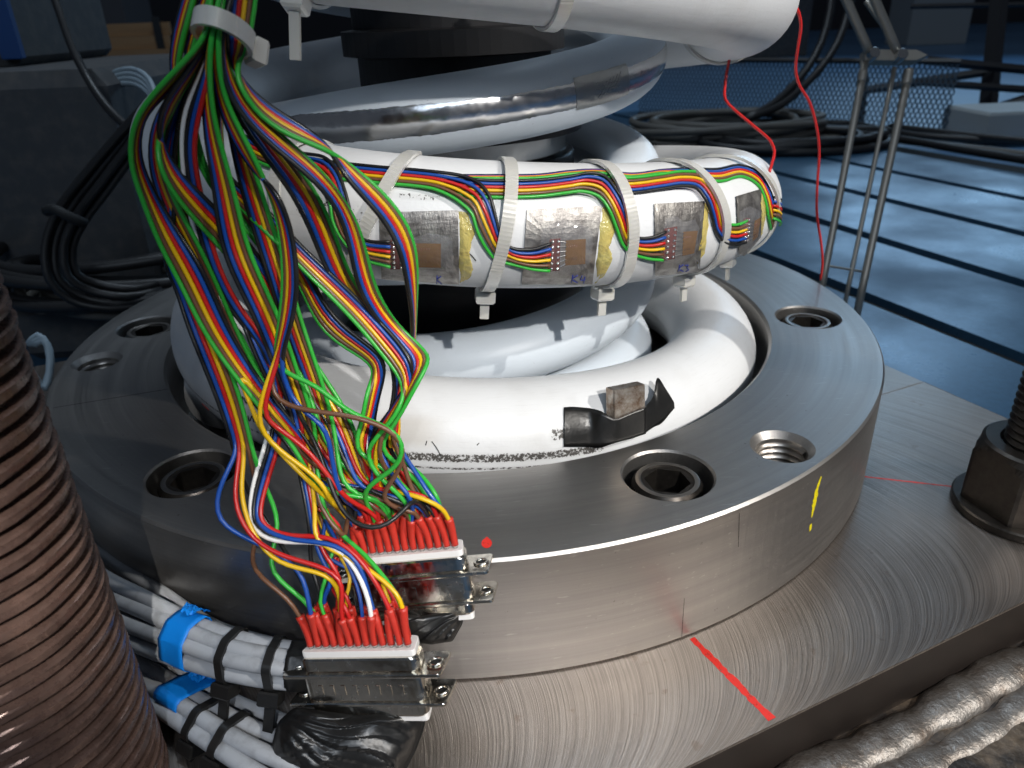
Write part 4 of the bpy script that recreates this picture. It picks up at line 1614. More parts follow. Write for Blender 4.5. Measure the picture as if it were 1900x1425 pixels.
# W: narrow ribbon with the white wire
ribbon('narrow four wire hanging ribbon with a white edge wire',
       [(408, -30, 400, -30, 5), (400, 40, 394, 40, 4), (388, 105, 396, 108, -2), (366, 151, 384, 165, -3), (343, 200, 369, 216, -3), (335, 263, 361, 270, -3), (339, 320, 366, 318, -2), (350, 390, 380, 384, 2), (364, 450, 394, 456, 3), (381, 502, 410, 500, 3),
        (414, 570, 440, 566, 4), (446, 610, 470, 604, 5), (484, 650, 500, 640, 6), (502, 700, 516, 700, 6), (506, 760, 526, 760, 5), (492, 818, 520, 824, 2), (472, 880, 502, 884, 1), (460, 930, 484, 932, 0), (464, 972, 482, 966, -2)],
       cols=['white', 'black', 'blue', 'red'], conn=C1, seed=4, tails=dict(
           white=([(480, 996, -4), (530, 1008, -5), (600, 1004, -6), (640, 1024, -6), (664, 1060, -6)], 8, C1),
           black=([(484, 988, -4), (530, 998, -4), (600, 1000, -5), (650, 1022, -5), (680, 1058, -5)], 10, C1),
           blue=([(490, 985, -5), (530, 1003, -6), (590, 1004, -7), (640, 1018, -7), (672, 1054, -7)], 9, C1),
           red=([(500, 985, -3), (540, 998, -4), (590, 992, -6), (630, 1000, -7), (664, 1030, -7), (688, 1066, -7)], 11, C1)), sgn=-1)
# D: centre ribbon
ribbon('long centre ribbon hanging straight down from the tie',
       [(418, -30, 412, -30, 0), (402, 40, 398, 40, 0), (386, 70, 393, 62, -2), (381, 126, 389, 126, -3), (376, 210, 397, 210, -4), (380, 262, 410, 260, -4), (396, 355, 437, 353, -5), (411, 460, 459, 456, -5), (433, 520, 487, 514, -5),
        (455, 563, 510, 562, -4), (484, 626, 536, 630, -2), (512, 690, 556, 700, 0), (535, 750, 578, 762, 2), (548, 805, 588, 815, 2), (552, 870, 590, 872, 2), (566, 935, 598, 930, 0)], conn=C1, seed=5, sgn=-1, lean=-0.1,
       tails=dict(black=([(574, 975, 0), (580, 1010, 2), (570, 1050, 3), (590, 1080, 2)], 14, C1),
                  blue=([(578, 970, 0), (588, 1020, 0), (600, 1050, 0), (628, 1078, 0)], 15, C1),
                  red=([(586, 972, -2), (590, 1015, -3), (610, 1042, -3), (640, 1075, -3)], 16, C1),
                  yellow=([(586, 960, -5), (580, 990, -6), (590, 1012, -6), (632, 1026, -6), (668, 1046, -6)], 12, C1),
                  brown=([(606, 965, -2), (630, 985, -2), (640, 1004, -2)], 13, C2),
                  green=([(606, 960, 0), (630, 990, 0), (690, 1040, -4), (715, 1078, -5)], 12, C1)))
# E: ribbon that turns over and splits
ribbon('hanging ribbon that turns its green edge to the left and splits apart',
       [(424, -30, 418, -30, 2), (412, 40, 407, 40, 1), (399, 60, 406, 55, -1), (397, 126, 406, 126, -2), (402, 190, 420, 190, -3), (420, 242, 448, 240, -4), (440, 280, 470, 283, -5), (474, 324, 484, 318, -6, -1), (507, 346, 493, 342, -7, 1), (520, 370, 505, 371, -8, 1), (534, 400, 513, 398, -8, 1),
        (546, 440, 519, 440, -9, 1), (552, 490, 524, 490, -9, 1), (554, 530, 524, 530, -9, 1), (546, 590, 518, 590, -9, 1), (530, 640, 512, 636, -8, 1), (524, 662, 510, 655, -8, 1)], conn=C2, seed=6, sgn=-1,
       tails=dict(green=([(514, 680, -8), (536, 698, -9), (570, 706, -10), (600, 724, -10), (640, 762, -11), (690, 782, -11), (735, 798, -11), (752, 822, -10), (745, 858, -8), (700, 890, -4), (668, 912, -3)], 3, C2),
                  brown=([(500, 735, -9), (530, 752, -10), (570, 762, -11), (640, 770, -12), (700, 785, -12), (740, 806, -11), (752, 834, -9), (740, 880, -5), (712, 908, -3), (704, 930, -2)], 7, C2),
                  yellow=([(502, 690, -9), (486, 735, -10), (476, 775, -10), (484, 805, -9), (520, 838, -8), (570, 872, -7), (600, 895, -6), (618, 940, -5)], 13, C2),
                  red=([(508, 690, -9), (492, 745, -10), (487, 776, -10), (510, 792, -9), (545, 812, -8), (590, 856, -7), (625, 905, -5), (645, 930, -4)], 4, C2),
                  blue=([(524, 695, -8), (538, 740, -8), (566, 772, -9), (602, 780, -10), (612, 820, -9), (618, 870, -6), (634, 925, -5)], 14, C2),
                  black=([(528, 690, -5), (550, 760, -5), (590, 830, -4), (610, 890, -6), (640, 960, -9), (690, 986, -11), (735, 965, -10), (756, 935, -7), (770, 925, -5)], 10, C2)))
# G: ribbon over the spring that folds at the right
ribbon('hanging ribbon that slants to the right over the spring and folds back',
       [(436, -30, 430, -30, 3), (418, 40, 412, 40, 2), (407, 80, 413, 74, 0), (409, 130, 419, 120, -1), (424, 180, 440, 166, -2), (452, 222, 468, 202, -3), (492, 264, 508, 238, -3), (540, 300, 556, 280, -3), (586, 336, 600, 322, -3), (616, 372, 631, 358, -2, 1),
        (640, 422, 658, 402, -1, 1), (653, 480, 676, 455, 0, 1), (664, 530, 690, 520, 2, 1), (690, 580, 716, 576, 5, 1), (716, 612, 745, 614, 6, 1), (745, 640, 778, 642, 6, 1), (762, 662, 796, 660, 5, 1),
        (770, 684, 797, 670, 2, -1), (760, 706, 782, 700, 0, -1), (740, 734, 756, 744, 0, -1), (724, 768, 740, 780, 1, -1)], conn=C2, pinfrom=6, seed=7, sgn=1)
# H: wide ribbon in front of the bottom turn
ribbon('hanging ribbon crossing behind the green edged one and folding near the bottom turn',
       [(430, -30, 424, -30, 6), (420, 40, 414, 40, 6), (404, 90, 410, 95, 6), (388, 170, 396, 170, 7), (390, 250, 398, 255, 8), (404, 310, 408, 330, 8), (436, 343, 440, 378, 7), (472, 370, 478, 416, 5), (508, 397, 514, 452, 4), (546, 440, 552, 496, 3), (590, 482, 596, 538, 2), (640, 528, 640, 582, 2), (690, 580, 684, 628, 2),
        (735, 630, 716, 668, 1), (762, 662, 738, 692, 0), (770, 688, 750, 716, -1, 1), (758, 712, 750, 742, -2, -1), (738, 742, 736, 768, -2, -1), (716, 776, 712, 800, -1, -1)], conn=C2, pinfrom=2, seed=8, sgn=1)
# I: lower inner ribbon
ribbon('hanging ribbon sagging in a bow in front of the inner spring',
       [(436, -30, 432, -30, 8), (424, 40, 420, 40, 8), (410, 120, 414, 120, 9), (404, 230, 410, 235, 10), (420, 330, 424, 350, 10), (480, 400, 476, 440, 9), (540, 460, 530, 490, 9), (580, 516, 560, 524, 8), (596, 556, 569, 572, 8), (617, 586, 596, 610, 8), (648, 616, 638, 645, 7), (680, 638, 676, 664, 6), (706, 655, 700, 682, 5),
        (716, 678, 694, 702, 4, 1), (708, 704, 684, 718, 3, -1), (700, 740, 679, 744, 3, -1), (692, 780, 672, 786, 3, -1)], conn=C2, pinfrom=17, seed=9, sgn=1)
# J: outermost ribbon at the right
ribbon('rightmost hanging ribbon arching over the foil taped turn and the left patch',
       [(430, -30, 474, -30, 4), (424, 40, 466, 40, 4), (422, 80, 456, 90, 4), (432, 122, 430, 132, 2, -1), (452, 154, 448, 166, 0, -1), (479, 181, 468, 206, 0, -1), (515, 206, 500, 232, 0, -1), (553, 228, 535, 254, 0, -1), (590, 252, 578, 268, 0, -1), (612, 276, 612, 280, -1, -1), (626, 304, 636, 297, -2, 1), (648, 340, 673, 324, -2, 1),
        (685, 377, 709, 355, -2, 1), (721, 420, 740, 389, -2, 1), (742, 460, 766, 440, -1, 1), (752, 510, 774, 490, 1, 1), (760, 550, 772, 545, 4, 1), (765, 590, 770, 590, 9, 1), (764, 640, 768, 640, 14, 1), (756, 690, 760, 692, 14, 1), (742, 740, 746, 744, 12, 1), (722, 790, 732, 796, 10, 1)], conn=C2, pinfrom=19, seed=10, sgn=1)
# two ribbons at the top left that leave the bundle outside the tie
ribbon('ribbon at the very top left bowing outside the white tie',
       [(352, -40, 372, -40, 10), (334, 10, 360, 12, 10), (320, 60, 344, 64, 10), (314, 110, 330, 116, 10), (318, 150, 330, 154, 10), (332, 196, 342, 200, 12), (352, 260, 360, 264, 13), (380, 330, 384, 340, 14), (430, 380, 430, 392, 14), (500, 460, 490, 470, 15)], conn=None, auto=False, seed=11, sgn=-1)
ribbon('second ribbon at the top left, inside the outermost bow above the tie',
       [(384, -40, 402, -40, 9), (366, 20, 386, 22, 9), (350, 70, 362, 76, 9), (342, 110, 352, 116, 9), (344, 150, 352, 154, 10), (352, 210, 358, 214, 12), (372, 290, 376, 296, 13), (410, 380, 412, 384, 14)], conn=None, auto=False, seed=12, sgn=-1)

ribbon('hanging ribbon half hidden behind the leftmost bow',
       [(396, -30, 406, -30, 7), (390, 40, 398, 44, 7), (366, 110, 378, 112, 6), (326, 190, 344, 196, 5), (306, 260, 328, 266, 6), (300, 330, 330, 330, 6), (312, 400, 346, 396, 6), (336, 470, 376, 464, 6), (372, 560, 410, 552, 6), (410, 640, 446, 628, 6), (450, 712, 484, 700, 5), (500, 780, 524, 768, 5), (548, 840, 566, 832, 4)],
       conn=C2, pinfrom=14, seed=13, sgn=1)
ribbon('hanging ribbon seen in the gap between the centre ribbon and the green edged one',
       [(424, -30, 430, -30, 6), (412, 40, 418, 40, 6), (408, 110, 416, 110, 5), (416, 190, 432, 190, 5), (428, 270, 458, 266, 5), (446, 350, 484, 344, 4), (470, 430, 508, 420, 4), (496, 510, 534, 500, 4), (520, 590, 556, 580, 5), (545, 660, 580, 652, 5), (572, 730, 604, 724, 5), (592, 800, 622, 796, 4), (604, 860, 630, 858, 3)],
       conn=C2, pinfrom=0, seed=14, sgn=-1)
ribbon('short hanging ribbon low in the tangle above the rear connector',
       [(452, 600, 470, 590, 8), (486, 680, 516, 668, 7), (520, 744, 556, 734, 6), (560, 800, 596, 790, 4), (594, 850, 622, 842, 3)], conn=C2, pinfrom=5, seed=15, sgn=1)

ribbon('hanging ribbon tucked behind the slanting one over the left of the spring',
       [(432, -30, 438, -30, 6), (418, 40, 424, 40, 6), (412, 120, 420, 116, 5), (426, 190, 444, 180, 4), (458, 244, 482, 230, 4), (500, 300, 530, 286, 4), (545, 360, 580, 350, 4), (580, 430, 616, 424, 5), (606, 500, 638, 492, 6), (640, 556, 666, 544, 7), (680, 606, 704, 594, 8), (716, 650, 736, 640, 8), (736, 700, 752, 694, 8), (728, 750, 742, 746, 7)],
       conn=C2, pinfrom=11, seed=16, sgn=1)
ribbon('hanging ribbon in the left bow just inside the outermost one',
       [(392, -30, 400, -30, 8), (386, 40, 394, 44, 8), (352, 130, 364, 134, 6), (298, 196, 316, 204, 3), (276, 250, 300, 256, 2), (276, 310, 304, 310, 2), (296, 380, 328, 374, 2), (330, 450, 364, 440, 3), (366, 530, 402, 520, 4), (400, 610, 436, 600, 5), (438, 690, 472, 676, 6), (486, 760, 514, 748, 6), (534, 826, 556, 816, 5)],
       conn=C2, pinfrom=1, seed=17, sgn=-1)
ribbon('short hanging ribbon right of the centre one above the connectors',
       [(500, 590, 524, 578, 9), (530, 660, 566, 648, 8), (572, 728, 610, 716, 7), (614, 790, 650, 780, 5), (640, 850, 668, 842, 4)], conn=C2, pinfrom=9, seed=18, sgn=1)

# white tie round the bundle
tc = P(415, 62, 181)
up_ = unit(UY + RX * 0.12)
tx = unit(RX + UY * -0.18)
tz = unit(np.cross(tx, up_))
tie = thing('cable_tie', 'white cable tie gathering the hanging ribbons at the top left', 'cable tie', tc, 'white cable ties')
path, nor = [], []
n = 90
for k in range(n):
    a = 2 * math.pi * k / n
    d = tx * math.cos(a) * 5.6 + tz * math.sin(a) * 8.0
    path.append(tc + d)
    nor.append(unit(d))
V, F = strap(path, nor, 4.4, 1.2, True)
mesh('band', V, F, MT['nylon'], tie, False)
bz = -tz if tz @ BK > 0 else tz
V, F = box(tc + tx * 3.6 + bz * 7.0, up_, np.cross(unit(tx + bz), up_), unit(tx + bz * 1.0), 6.0, 5.4, 4.4, 0.8)
mesh('head', V, F, MT['nylon'], tie, False)
del tie['group']

# ================================================================== grey cables, tapes and black ties at the lower left
def cable_bundle(label, paths, r, grp):
    out = []
    for i, p in enumerate(paths):
        q = catmull([P(x, y, d) for x, y, d in p], 4)
        o = tube('grey_cable', q, r, MT['grey_cable'], None, 14)
        tag(o, label[i], 'cable', grp)
        out.append(q)
    return out


g1 = cable_bundle(['topmost grey cable running to the front connector', 'second grey cable from the top behind the threaded rod', 'third grey cable under the blue tape', 'fourth grey cable, lowest of the upper bundle', 'grey cable lying behind the upper bundle'],
                  [[(60, 960, 330), (180, 1062, 296), (270, 1110, 276), (350, 1152, 262), (430, 1182, 252), (500, 1198, 248), (560, 1208, 246), (620, 1222, 245)],
                   [(60, 1010, 322), (190, 1098, 290), (280, 1140, 270), (350, 1172, 256), (430, 1202, 247), (500, 1216, 244), (560, 1224, 243), (620, 1232, 243)],
                   [(60, 1050, 316), (200, 1140, 284), (280, 1175, 266), (350, 1198, 253), (430, 1224, 245), (500, 1236, 242), (560, 1244, 242), (620, 1246, 243)],
                   [(70, 1110, 310), (215, 1180, 280), (290, 1210, 264), (350, 1228, 254), (430, 1250, 247), (500, 1262, 245), (560, 1266, 245), (620, 1262, 247)],
                   [(70, 940, 350), (190, 1030, 318), (300, 1100, 290), (400, 1165, 270), (500, 1196, 258), (580, 1215, 256)]], 2.8, 'grey cables of the upper bundle')
g2 = cable_bundle(['upper grey cable of the lower bundle', 'middle grey cable of the lower bundle', 'lowest grey cable at the bottom edge', 'grey cable half hidden under the lower blue tape'],
                  [[(150, 1170, 300), (235, 1215, 282), (320, 1268, 266), (400, 1316, 254), (470, 1352, 248), (560, 1390, 245), (640, 1420, 244)],
                   [(150, 1210, 292), (240, 1250, 276), (310, 1292, 260), (380, 1336, 248), (450, 1378, 241), (520, 1410, 238), (600, 1440, 238)],
                   [(170, 1260, 286), (250, 1290, 270), (320, 1330, 254), (390, 1378, 243), (450, 1418, 237), (520, 1460, 234)],
                   [(160, 1130, 310), (240, 1190, 292), (330, 1240, 276), (420, 1296, 262), (500, 1330, 256), (580, 1360, 252)]], 2.8, 'grey cables of the lower bundle')


def wrap(name, label, cat, curves, s, w, pad, mt, grp=None, crumple=0.0, thick=0.35, seed=1):
    """band of tape or tie drawn round a bundle: hull of the cables at arc position s (0..1)"""
    r = random.Random(seed)
    pts, tan = [], []
    for q in curves:
        i = int(s * (len(q) - 1))
        pts.append(q[i])
        tan.append(unit(q[min(i + 2, len(q) - 1)] - q[max(i - 2, 0)]))
    T = unit(np.mean(tan, 0))
    c0 = np.mean(pts, 0)
    pts = [c_ + T * ((c0 - c_) @ T) for c_ in pts]
    ax = unit(UY - T * (UY @ T))
    ay = np.cross(T, ax)
    two = np.array([((p - c0) @ ax, (p - c0) @ ay) for p in pts])
    path, nor = [], []
    n = 64
    for k in range(n):
        a = 2 * math.pi * k / n
        d = np.array([math.cos(a), math.sin(a)])
        sup = max(two @ d) + pad
        path.append(d)
        nor.append(sup)
    # support function -> hull points
    hull = []
    for k in range(n):
        a = 2 * math.pi * k / n
        h = nor[k]
        dh = (nor[(k + 1) % n] - nor[k - 1]) / (4 * math.pi / n)
        x = h * math.cos(a) - dh * math.sin(a)
        y = h * math.sin(a) + dh * math.cos(a)
        hull.append((x, y, math.cos(a), math.sin(a)))
    V, F = [], []
    m = 7
    for (x, y, nx, ny) in hull:
        for k in range(m):
            z = (k / (m - 1) - 0.5) * w
            cr = crumple * r.uniform(-1, 1)
            V.append(c0 + ax * (x + nx * cr) + ay * (y + ny * cr) + T * (z + (crumple * r.uniform(-1, 1) if k in (0, m - 1) else 0)))
    for i in range(n):
        j = (i + 1) % n
        for k in range(m - 1):
            F.append((i * m + k, j * m + k, j * m + k + 1, i * m + k + 1))
    return V, F, c0, ax, ay, T, hull


def tape_band(label, curves, s, w, mtname, seed, grp, tab=True):
    V, F, c0, ax, ay, T, hull = wrap('tape', label, 'tape', curves, s, w, 2.95, None, crumple=0.12, seed=seed)
    o = thing('tape_wrap', label, 'tape', c0, grp)
    b = mesh('wrap', V, F, MT[mtname], o, True)
    md = b.modifiers.new('thickness', 'SOLIDIFY')
    md.thickness = 0.3 * S
    md.offset = 0
    if tab:                                             # crumpled free end
        r = random.Random(seed)
        k0 = int(np.argmax([h[0] * (ax @ UY) + h[1] * (ay @ UY) for h in hull]))
        x, y, nx, ny = hull[k0]
        base = c0 + ax * x + ay * y
        nn = ax * nx + ay * ny
        tt = unit(np.cross(T, nn))
        V, F = [], []
        m = 9
        for i in range(9):
            for k in range(m):
                z = (k / (m - 1) - 0.5) * w * 0.85
                V.append(base + nn * (0.5 + 2.2 * math.sin(i / 8 * 3.0) * (0.4 + 0.6 * r.random())) + tt * (i - 4) * 0.8 + T * (z * (1 - 0.05 * i) + r.uniform(-0.4, 0.4)) + nn * r.uniform(-0.5, 0.5))
        for i in range(8):
            for k in range(m - 1):
                F.append((i * m + k, i * m + k + 1, (i + 1) * m + k + 1, (i + 1) * m + k))
        mesh('crumpled_end', V, F, MT[mtname], o, False)
    return o


tape_band('blue tape wrapped round the upper bundle of grey cables', g1[:4], 0.695, 13.0, 'blue_tape', 3, 'blue tape wraps')
tape_band('blue tape wrapped round the lower bundle of grey cables', g2[:2] + [g2[3]], 0.575, 13.0, 'blue_tape', 8, 'blue tape wraps')
tape_band('black tape round the upper cables where they enter the front connector', g1[:4], 0.955, 9.0, 'black_tape', 4, None, False)


def black_tie(label, curves, s, tail):
    V, F, c0, ax, ay, T, hull = wrap('tie', label, 'cable tie', curves, s, 2.9, 3.1, None, seed=2)
    o = thing('cable_tie', label, 'cable tie', c0, 'black cable ties on the grey cables')
    b = mesh('band', V, F, MT['black_nylon'], o, False)
    md = b.modifiers.new('thickness', 'SOLIDIFY')
    md.thickness = 1.2 * S
    md.offset = 0
    k0 = int(np.argmin([h[0] * (ax @ UY) + h[1] * (ay @ UY) for h in hull]))
    x, y, nx, ny = hull[k0]
    nn = ax * nx + ay * ny
    V, F = box(c0 + ax * x + ay * y, T, np.cross(nn, T), nn, 7.0, 6.0, 5.0, 0.6)
    mesh('head', V, F, MT['black_nylon'], o, False)
    V, F = box(c0 + ax * x + ay * y + nn * 5, T, np.cross(nn, T), nn, 3.4, 1.3, tail, 0.2)
    mesh('tail', V, F, MT['black_nylon'], o, False)


black_tie('black cable tie next to the blue tape on the upper grey cables', g1[:4], 0.825, 9)
black_tie('black cable tie close to the front connector on the upper grey cables', g1[:4], 0.915, 11)
black_tie('black cable tie on the lower grey cables below the blue tape', g2[:3], 0.66, 7)
black_tie('black cable tie on the lower grey cables near the bottom edge', g2[:3], 0.77, 7)


def tape_wad(label, outline, depth, bulge, apex, seed, nf=9):
    """closed lump wrapped in black tape with pleats running out from apex; outline in photo pixels"""
    r = random.Random(seed)
    poly = np.array(outline, float)
    apex = np.array(apex, float)
    c = poly.mean(0)
    n = 120
    L = np.linalg.norm(np.roll(poly, -1, 0) - poly, axis=1)
    cum = np.concatenate([[0], np.cumsum(L)])
    per = []
    for k in range(n):
        d = cum[-1] * k / n
        i = min(np.searchsorted(cum, d, 'right') - 1, len(poly) - 1)
        t = (d - cum[i]) / L[i]
        per.append(poly[i] * (1 - t) + poly[(i + 1) % len(poly)] * t)
    per = np.array(per)
    per = (per + np.roll(per, 1, 0) + np.roll(per, -1, 0)) / 3
    ph = [r.uniform(0, 6.28) for _ in range(6)]

    def relief(p):
        v = p - apex
        a = math.atan2(v[1], v[0])
        d = np.linalg.norm(v) / 100
        x = a * nf + 0.5 * math.sin(d * 3 + ph[0])
        saw = (x / 2.2 + ph[1]) % 1.0
        saw2 = (x / 1.1 + ph[2] + 0.3 * d) % 1.0
        return (0.55 * saw + 0.22 * saw2 + 0.2 * math.sin(p[0] * 0.05 + ph[3]) * math.sin(p[1] * 0.06 + ph[4])) * min(1.0, d * 1.5)
    V, F = [], []
    rings = 26
    for side in (1, -1):
        for j in range(rings):
            s_ = 1 - j / rings * 0.985
            for k in range(n):
                p = c + (per[k] - c) * s_
                b_ = (max(1 - s_ ** 3, 0) ** 0.5) * bulge * side
                f_ = relief(p) * bulge * 0.42 * min(1, (1 - s_) * 5) if side > 0 else 0.0
                V.append(P(p[0], p[1], depth - b_ - f_))
    m = rings * n
    for side in (0, 1):
        for j in range(rings - 1):
            for k in range(n):
                k2 = (k + 1) % n
                f = (side * m + j * n + k, side * m + j * n + k2, side * m + (j + 1) * n + k2, side * m + (j + 1) * n + k)
                F.append(f if side else f[::-1])
        cap = tuple(side * m + (rings - 1) * n + k for k in range(n))
        F.append(cap if side else cap[::-1])
    for k in range(n):
        k2 = (k + 1) % n
        F.append((k, k2, m + k2, m + k))
    o = mesh('tape_wad', V, F, MT['black_tape'], None, True)
    return tag(o, label, 'tape')


tape_wad('crumpled black tape wad below the front connector', [(515, 1340), (545, 1312), (600, 1318), (660, 1322), (720, 1316), (790, 1318), (788, 1350), (772, 1392), (745, 1445), (560, 1452), (498, 1405)], 240, 7, (500, 1322), 3, 8)
tape_wad('crumpled black tape under the rear connector', [(720, 1136), (780, 1140), (862, 1128), (858, 1158), (840, 1190), (800, 1196), (730, 1186)], 247, 5, (880, 1132), 5, 6)

# ================================================================== threaded rod, nut and stud
RC = np.array([-138.0, -262.0])
rod = thing('threaded_rod', 'thick rusty brown threaded rod in the left foreground', 'threaded rod', (RC[0], RC[1], PZ))
V, F = [], []
NA, P_, R0 = 72, 5.5, 31.2
zs = np.arange(PZ + 0.2, 190, P_ / 10)
for z in zs:
    for k in range(NA):
        a = 2 * math.pi * k / NA
        ph = ((z / P_) - k / NA) % 1.0
        h = 0.0 if ph < 0.46 else (ph - 0.46) / 0.2 if ph < 0.66 else 1.0 if ph < 0.80 else (1 - ph) / 0.20
        rr = R0 - 3.0 * h + 0.10 * math.sin(z * 0.31 + 2 * a) + 0.10 * math.sin(z * 1.7 + 5 * a + math.sin(z * 0.11) * 4) + 0.06 * math.sin(11 * a + z * 0.7)
        V.append((RC[0] + rr * math.cos(a), RC[1] + rr * math.sin(a), z))
nz = len(zs)
for i in range(nz - 1):
    for k in range(NA):
        k2 = (k + 1) % NA
        F.append((i * NA + k, i * NA + k2, (i + 1) * NA + k2, (i + 1) * NA + k))
mesh('thread', V, F, MT['rod'], rod, False)

NC = np.array([253.0, -153.0])
nut = thing('hex_nut', 'black hex nut with collar clamping the base plate at the right edge', 'nut', (NC[0], NC[1], PZ))
V, F = lathe([(15.5, 0.1), (29, 0.1), (29.5, 0.7), (29.5, 3.8), (28.8, 4.6), (15.5, 4.6)], (NC[0], NC[1], PZ), 72)
mesh('collar', V, F, MT['oxide'], nut, False)
n = 96
V, F = [], []
HX = lambda a: 23.2 / math.cos((a - math.radians(42)) % (math.pi / 3) - math.pi / 6)
for rf, z in ((HX, 4.7), (HX, 30.0), (lambda a: min(25.0, HX(a)), 33.0), (lambda a: min(23.2, HX(a)), 35.5), (lambda a: 21.8, 36.5), (lambda a: 16.2, 36.5), (lambda a: 15.0, 35.2)):
    for k in range(n):
        a = 2 * math.pi * k / n
        V.append((NC[0] + rf(a) * math.cos(a), NC[1] + rf(a) * math.sin(a), PZ + z))
for i in range(6):
    for k in range(n):
        k2 = (k + 1) % n
        F.append((i * n + k, i * n + k2, (i + 1) * n + k2, (i + 1) * n + k))
mesh('hexagon', V, F, MT['oxide'], nut, False)
stud = thing('stud', 'black threaded stud standing up out of the nut at the right edge', 'stud', (NC[0], NC[1], PZ + 6))
V, F = [], []
zs = np.arange(PZ + 6, 160, 0.5)
NA = 40
for z in zs:
    for k in range(NA):
        a = 2 * math.pi * k / NA
        ph = ((z / 3.5) - k / NA) % 1.0
        rr = 15.0 - 1.7 * abs(2 * ph - 1)
        V.append((NC[0] + rr * math.cos(a), NC[1] + rr * math.sin(a), z))
for i in range(len(zs) - 1):
    for k in range(NA):
        k2 = (k + 1) % NA
        F.append((i * NA + k, i * NA + k2, (i + 1) * NA + k2, (i + 1) * NA + k))
mesh('thread', V, F, MT['oxide'], stud, False)

# loose wires that fill the remaining pins: they run up into the tangle
for cn_, src in ((C1, [(560, 905), (575, 900), (590, 930), (600, 960)]), (C2, [(600, 800), (620, 820), (700, 800), (720, 790)])):
    r = random.Random(41)
    for i in range(25):
        if i in cn_.used or (cn_ is C1 and i in (20, 21)):
            continue
        top, dr = cn_.shrink(i, 0.0)
        sx, sy = src[i % len(src)]
        sx += r.uniform(-12, 12)
        sy += r.uniform(-20, 20)
        q0 = P(sx, sy, dep(sy, r.uniform(3, 9)))
        L = np.linalg.norm(top - q0)
        rv = lambda k: np.array([r.uniform(-1, 1), r.uniform(-1, 1), r.uniform(-1, 1)]) * L * k
        wire(catmull([q0, q0 * 0.7 + top * 0.3 + rv(0.12), q0 * 0.35 + top * 0.65 + rv(0.12), top + dr * 6, top], 2.6), COLS[(i * 5 + 2) % 6], cn_.o)

# ================================================================== background: left
def boxw(x0, x1, y0, y1, z0, z1, bev=4):
    return prism([(x0, y0), (x1, y0), (x1, y1), (x0, y1)], (0, 0, 0), EX, EY, EZ, z0, z1, bev)


hs = thing('machine_housing', 'dark grey cast machine housing in the shade at the left', 'machine', (-600, 450, BZ))
V, F = boxw(-1000, -305, 300, 640, BZ + 0.2, 133, 14)
mesh('body', V, F, MT['housing'], hs, False)
V, F = boxw(-420, -262, 255, 640, BZ + 0.2, -62, 10)
mesh('foot', V, F, MT['housing'], hs, False)
V, F = boxw(-1000, -430, 420, 640, 133.5, 700, 8)
mesh('column', V, F, MT['housing'], hs, False)
a0, a1 = P(30, 50, 760), P(52, 50, 760)
V, F = boxw(a0[0] - 4, a1[0] + 4, 412, 419.5, 140, 700, 1)
mesh('blue_stripe', V, F, MT['blue_paint'], hs, False)

cr = thing('wooden_crate', 'blurred wooden crate far behind at the top left', 'crate', P(215, 118, 2600))
for k in range(3):
    a, b = P(130, 44 + 25 * k, 2600), P(312, 44 + 25 * k, 2600)
    hgt = np.linalg.norm(P(130, 44, 2600) - P(130, 66, 2600))
    c = (a + b) / 2
    V, F = prism([(-170, -10), (170, -10), (170, 10), (-170, 10)], c - EZ * hgt, EX, EY, EZ, 0, hgt, 2)
    mesh('board', V, F, MT['wood'], cr, False)
for x in (-150, 140):
    c = P(221, 70, 2600) + EX * x - EY * 14
    V, F = prism([(-12, -4), (12, -4), (12, 4), (-12, 4)], c, EX, EY, EZ, -90, 60, 2)
    mesh('batten', V, F, MT['slot'], cr, False)
V, F = boxw(-2600, -1300, 3000, 3300, -134, 700, 10)
tag(mesh('cabinet', V, F, MT['wall'], None, False), 'dark cabinet in the shade far behind the wooden crate', 'cabinet')


def cable(label, pts, r, mt, grp=None, step=8):
    q = catmull([P(x, y, d) for x, y, d in pts], step)
    o = tube('cable', q, r, MT[mt], None, 12)
    return tag(o, label, 'cable', grp)


cable('black cable slanting down across the grey housing at the top left', [(92, -30, 640), (110, 20, 640), (135, 90, 640), (165, 150, 640), (200, 200, 630), (232, 232, 620), (262, 262, 600)], 3.6, 'rubber')
for k, (dx, dy, dd) in enumerate(((0, 0, 0), (18, 8, 6), (34, 18, 0), (50, 30, 8))):
    cable(['outermost black hose looping down in front of the housing', 'second black hose in the loop by the housing', 'third black hose in the loop by the housing', 'innermost black hose in the loop by the housing'][k],
          [(280 + dx * .4, 185 + dy, 560 + dd), (225 + dx * .6, 245 + dy, 570 + dd), (165 + dx * .8, 315 + dy, 580 + dd), (105 + dx, 395 + dy * .6, 590 + dd), (84 + dx, 460, 595 + dd), (92 + dx, 520 - dy * .4, 600 + dd), (130 + dx, 556 - dy, 610 + dd), (200 + dx, 572 - dy * 1.2, 620 + dd), (300, 560 - dy * 1.2, 640 + dd)], 3.4, 'rubber', 'black hoses by the housing')
o = cable('black clip band around the hoses by the housing', [(86, 392, 574), (100, 388, 570), (120, 398, 570), (160, 416, 580)], 4.0, 'slot')
o.name = 'hose_clip'
o['category'] = 'clip'
for k in range(4):
    cable(['topmost pale cable behind the ribbons', 'second pale cable behind the ribbons', 'third pale cable behind the ribbons', 'lowest pale cable behind the ribbons'][k],
          [(178, 165 + 7 * k, 700), (205, 138 + 8 * k, 690), (245, 128 + 9 * k, 680), (276, 146 + 9 * k, 670), (292, 190 + 8 * k, 660)], 2.4, 'pale_cable', 'pale cables behind the ribbons')


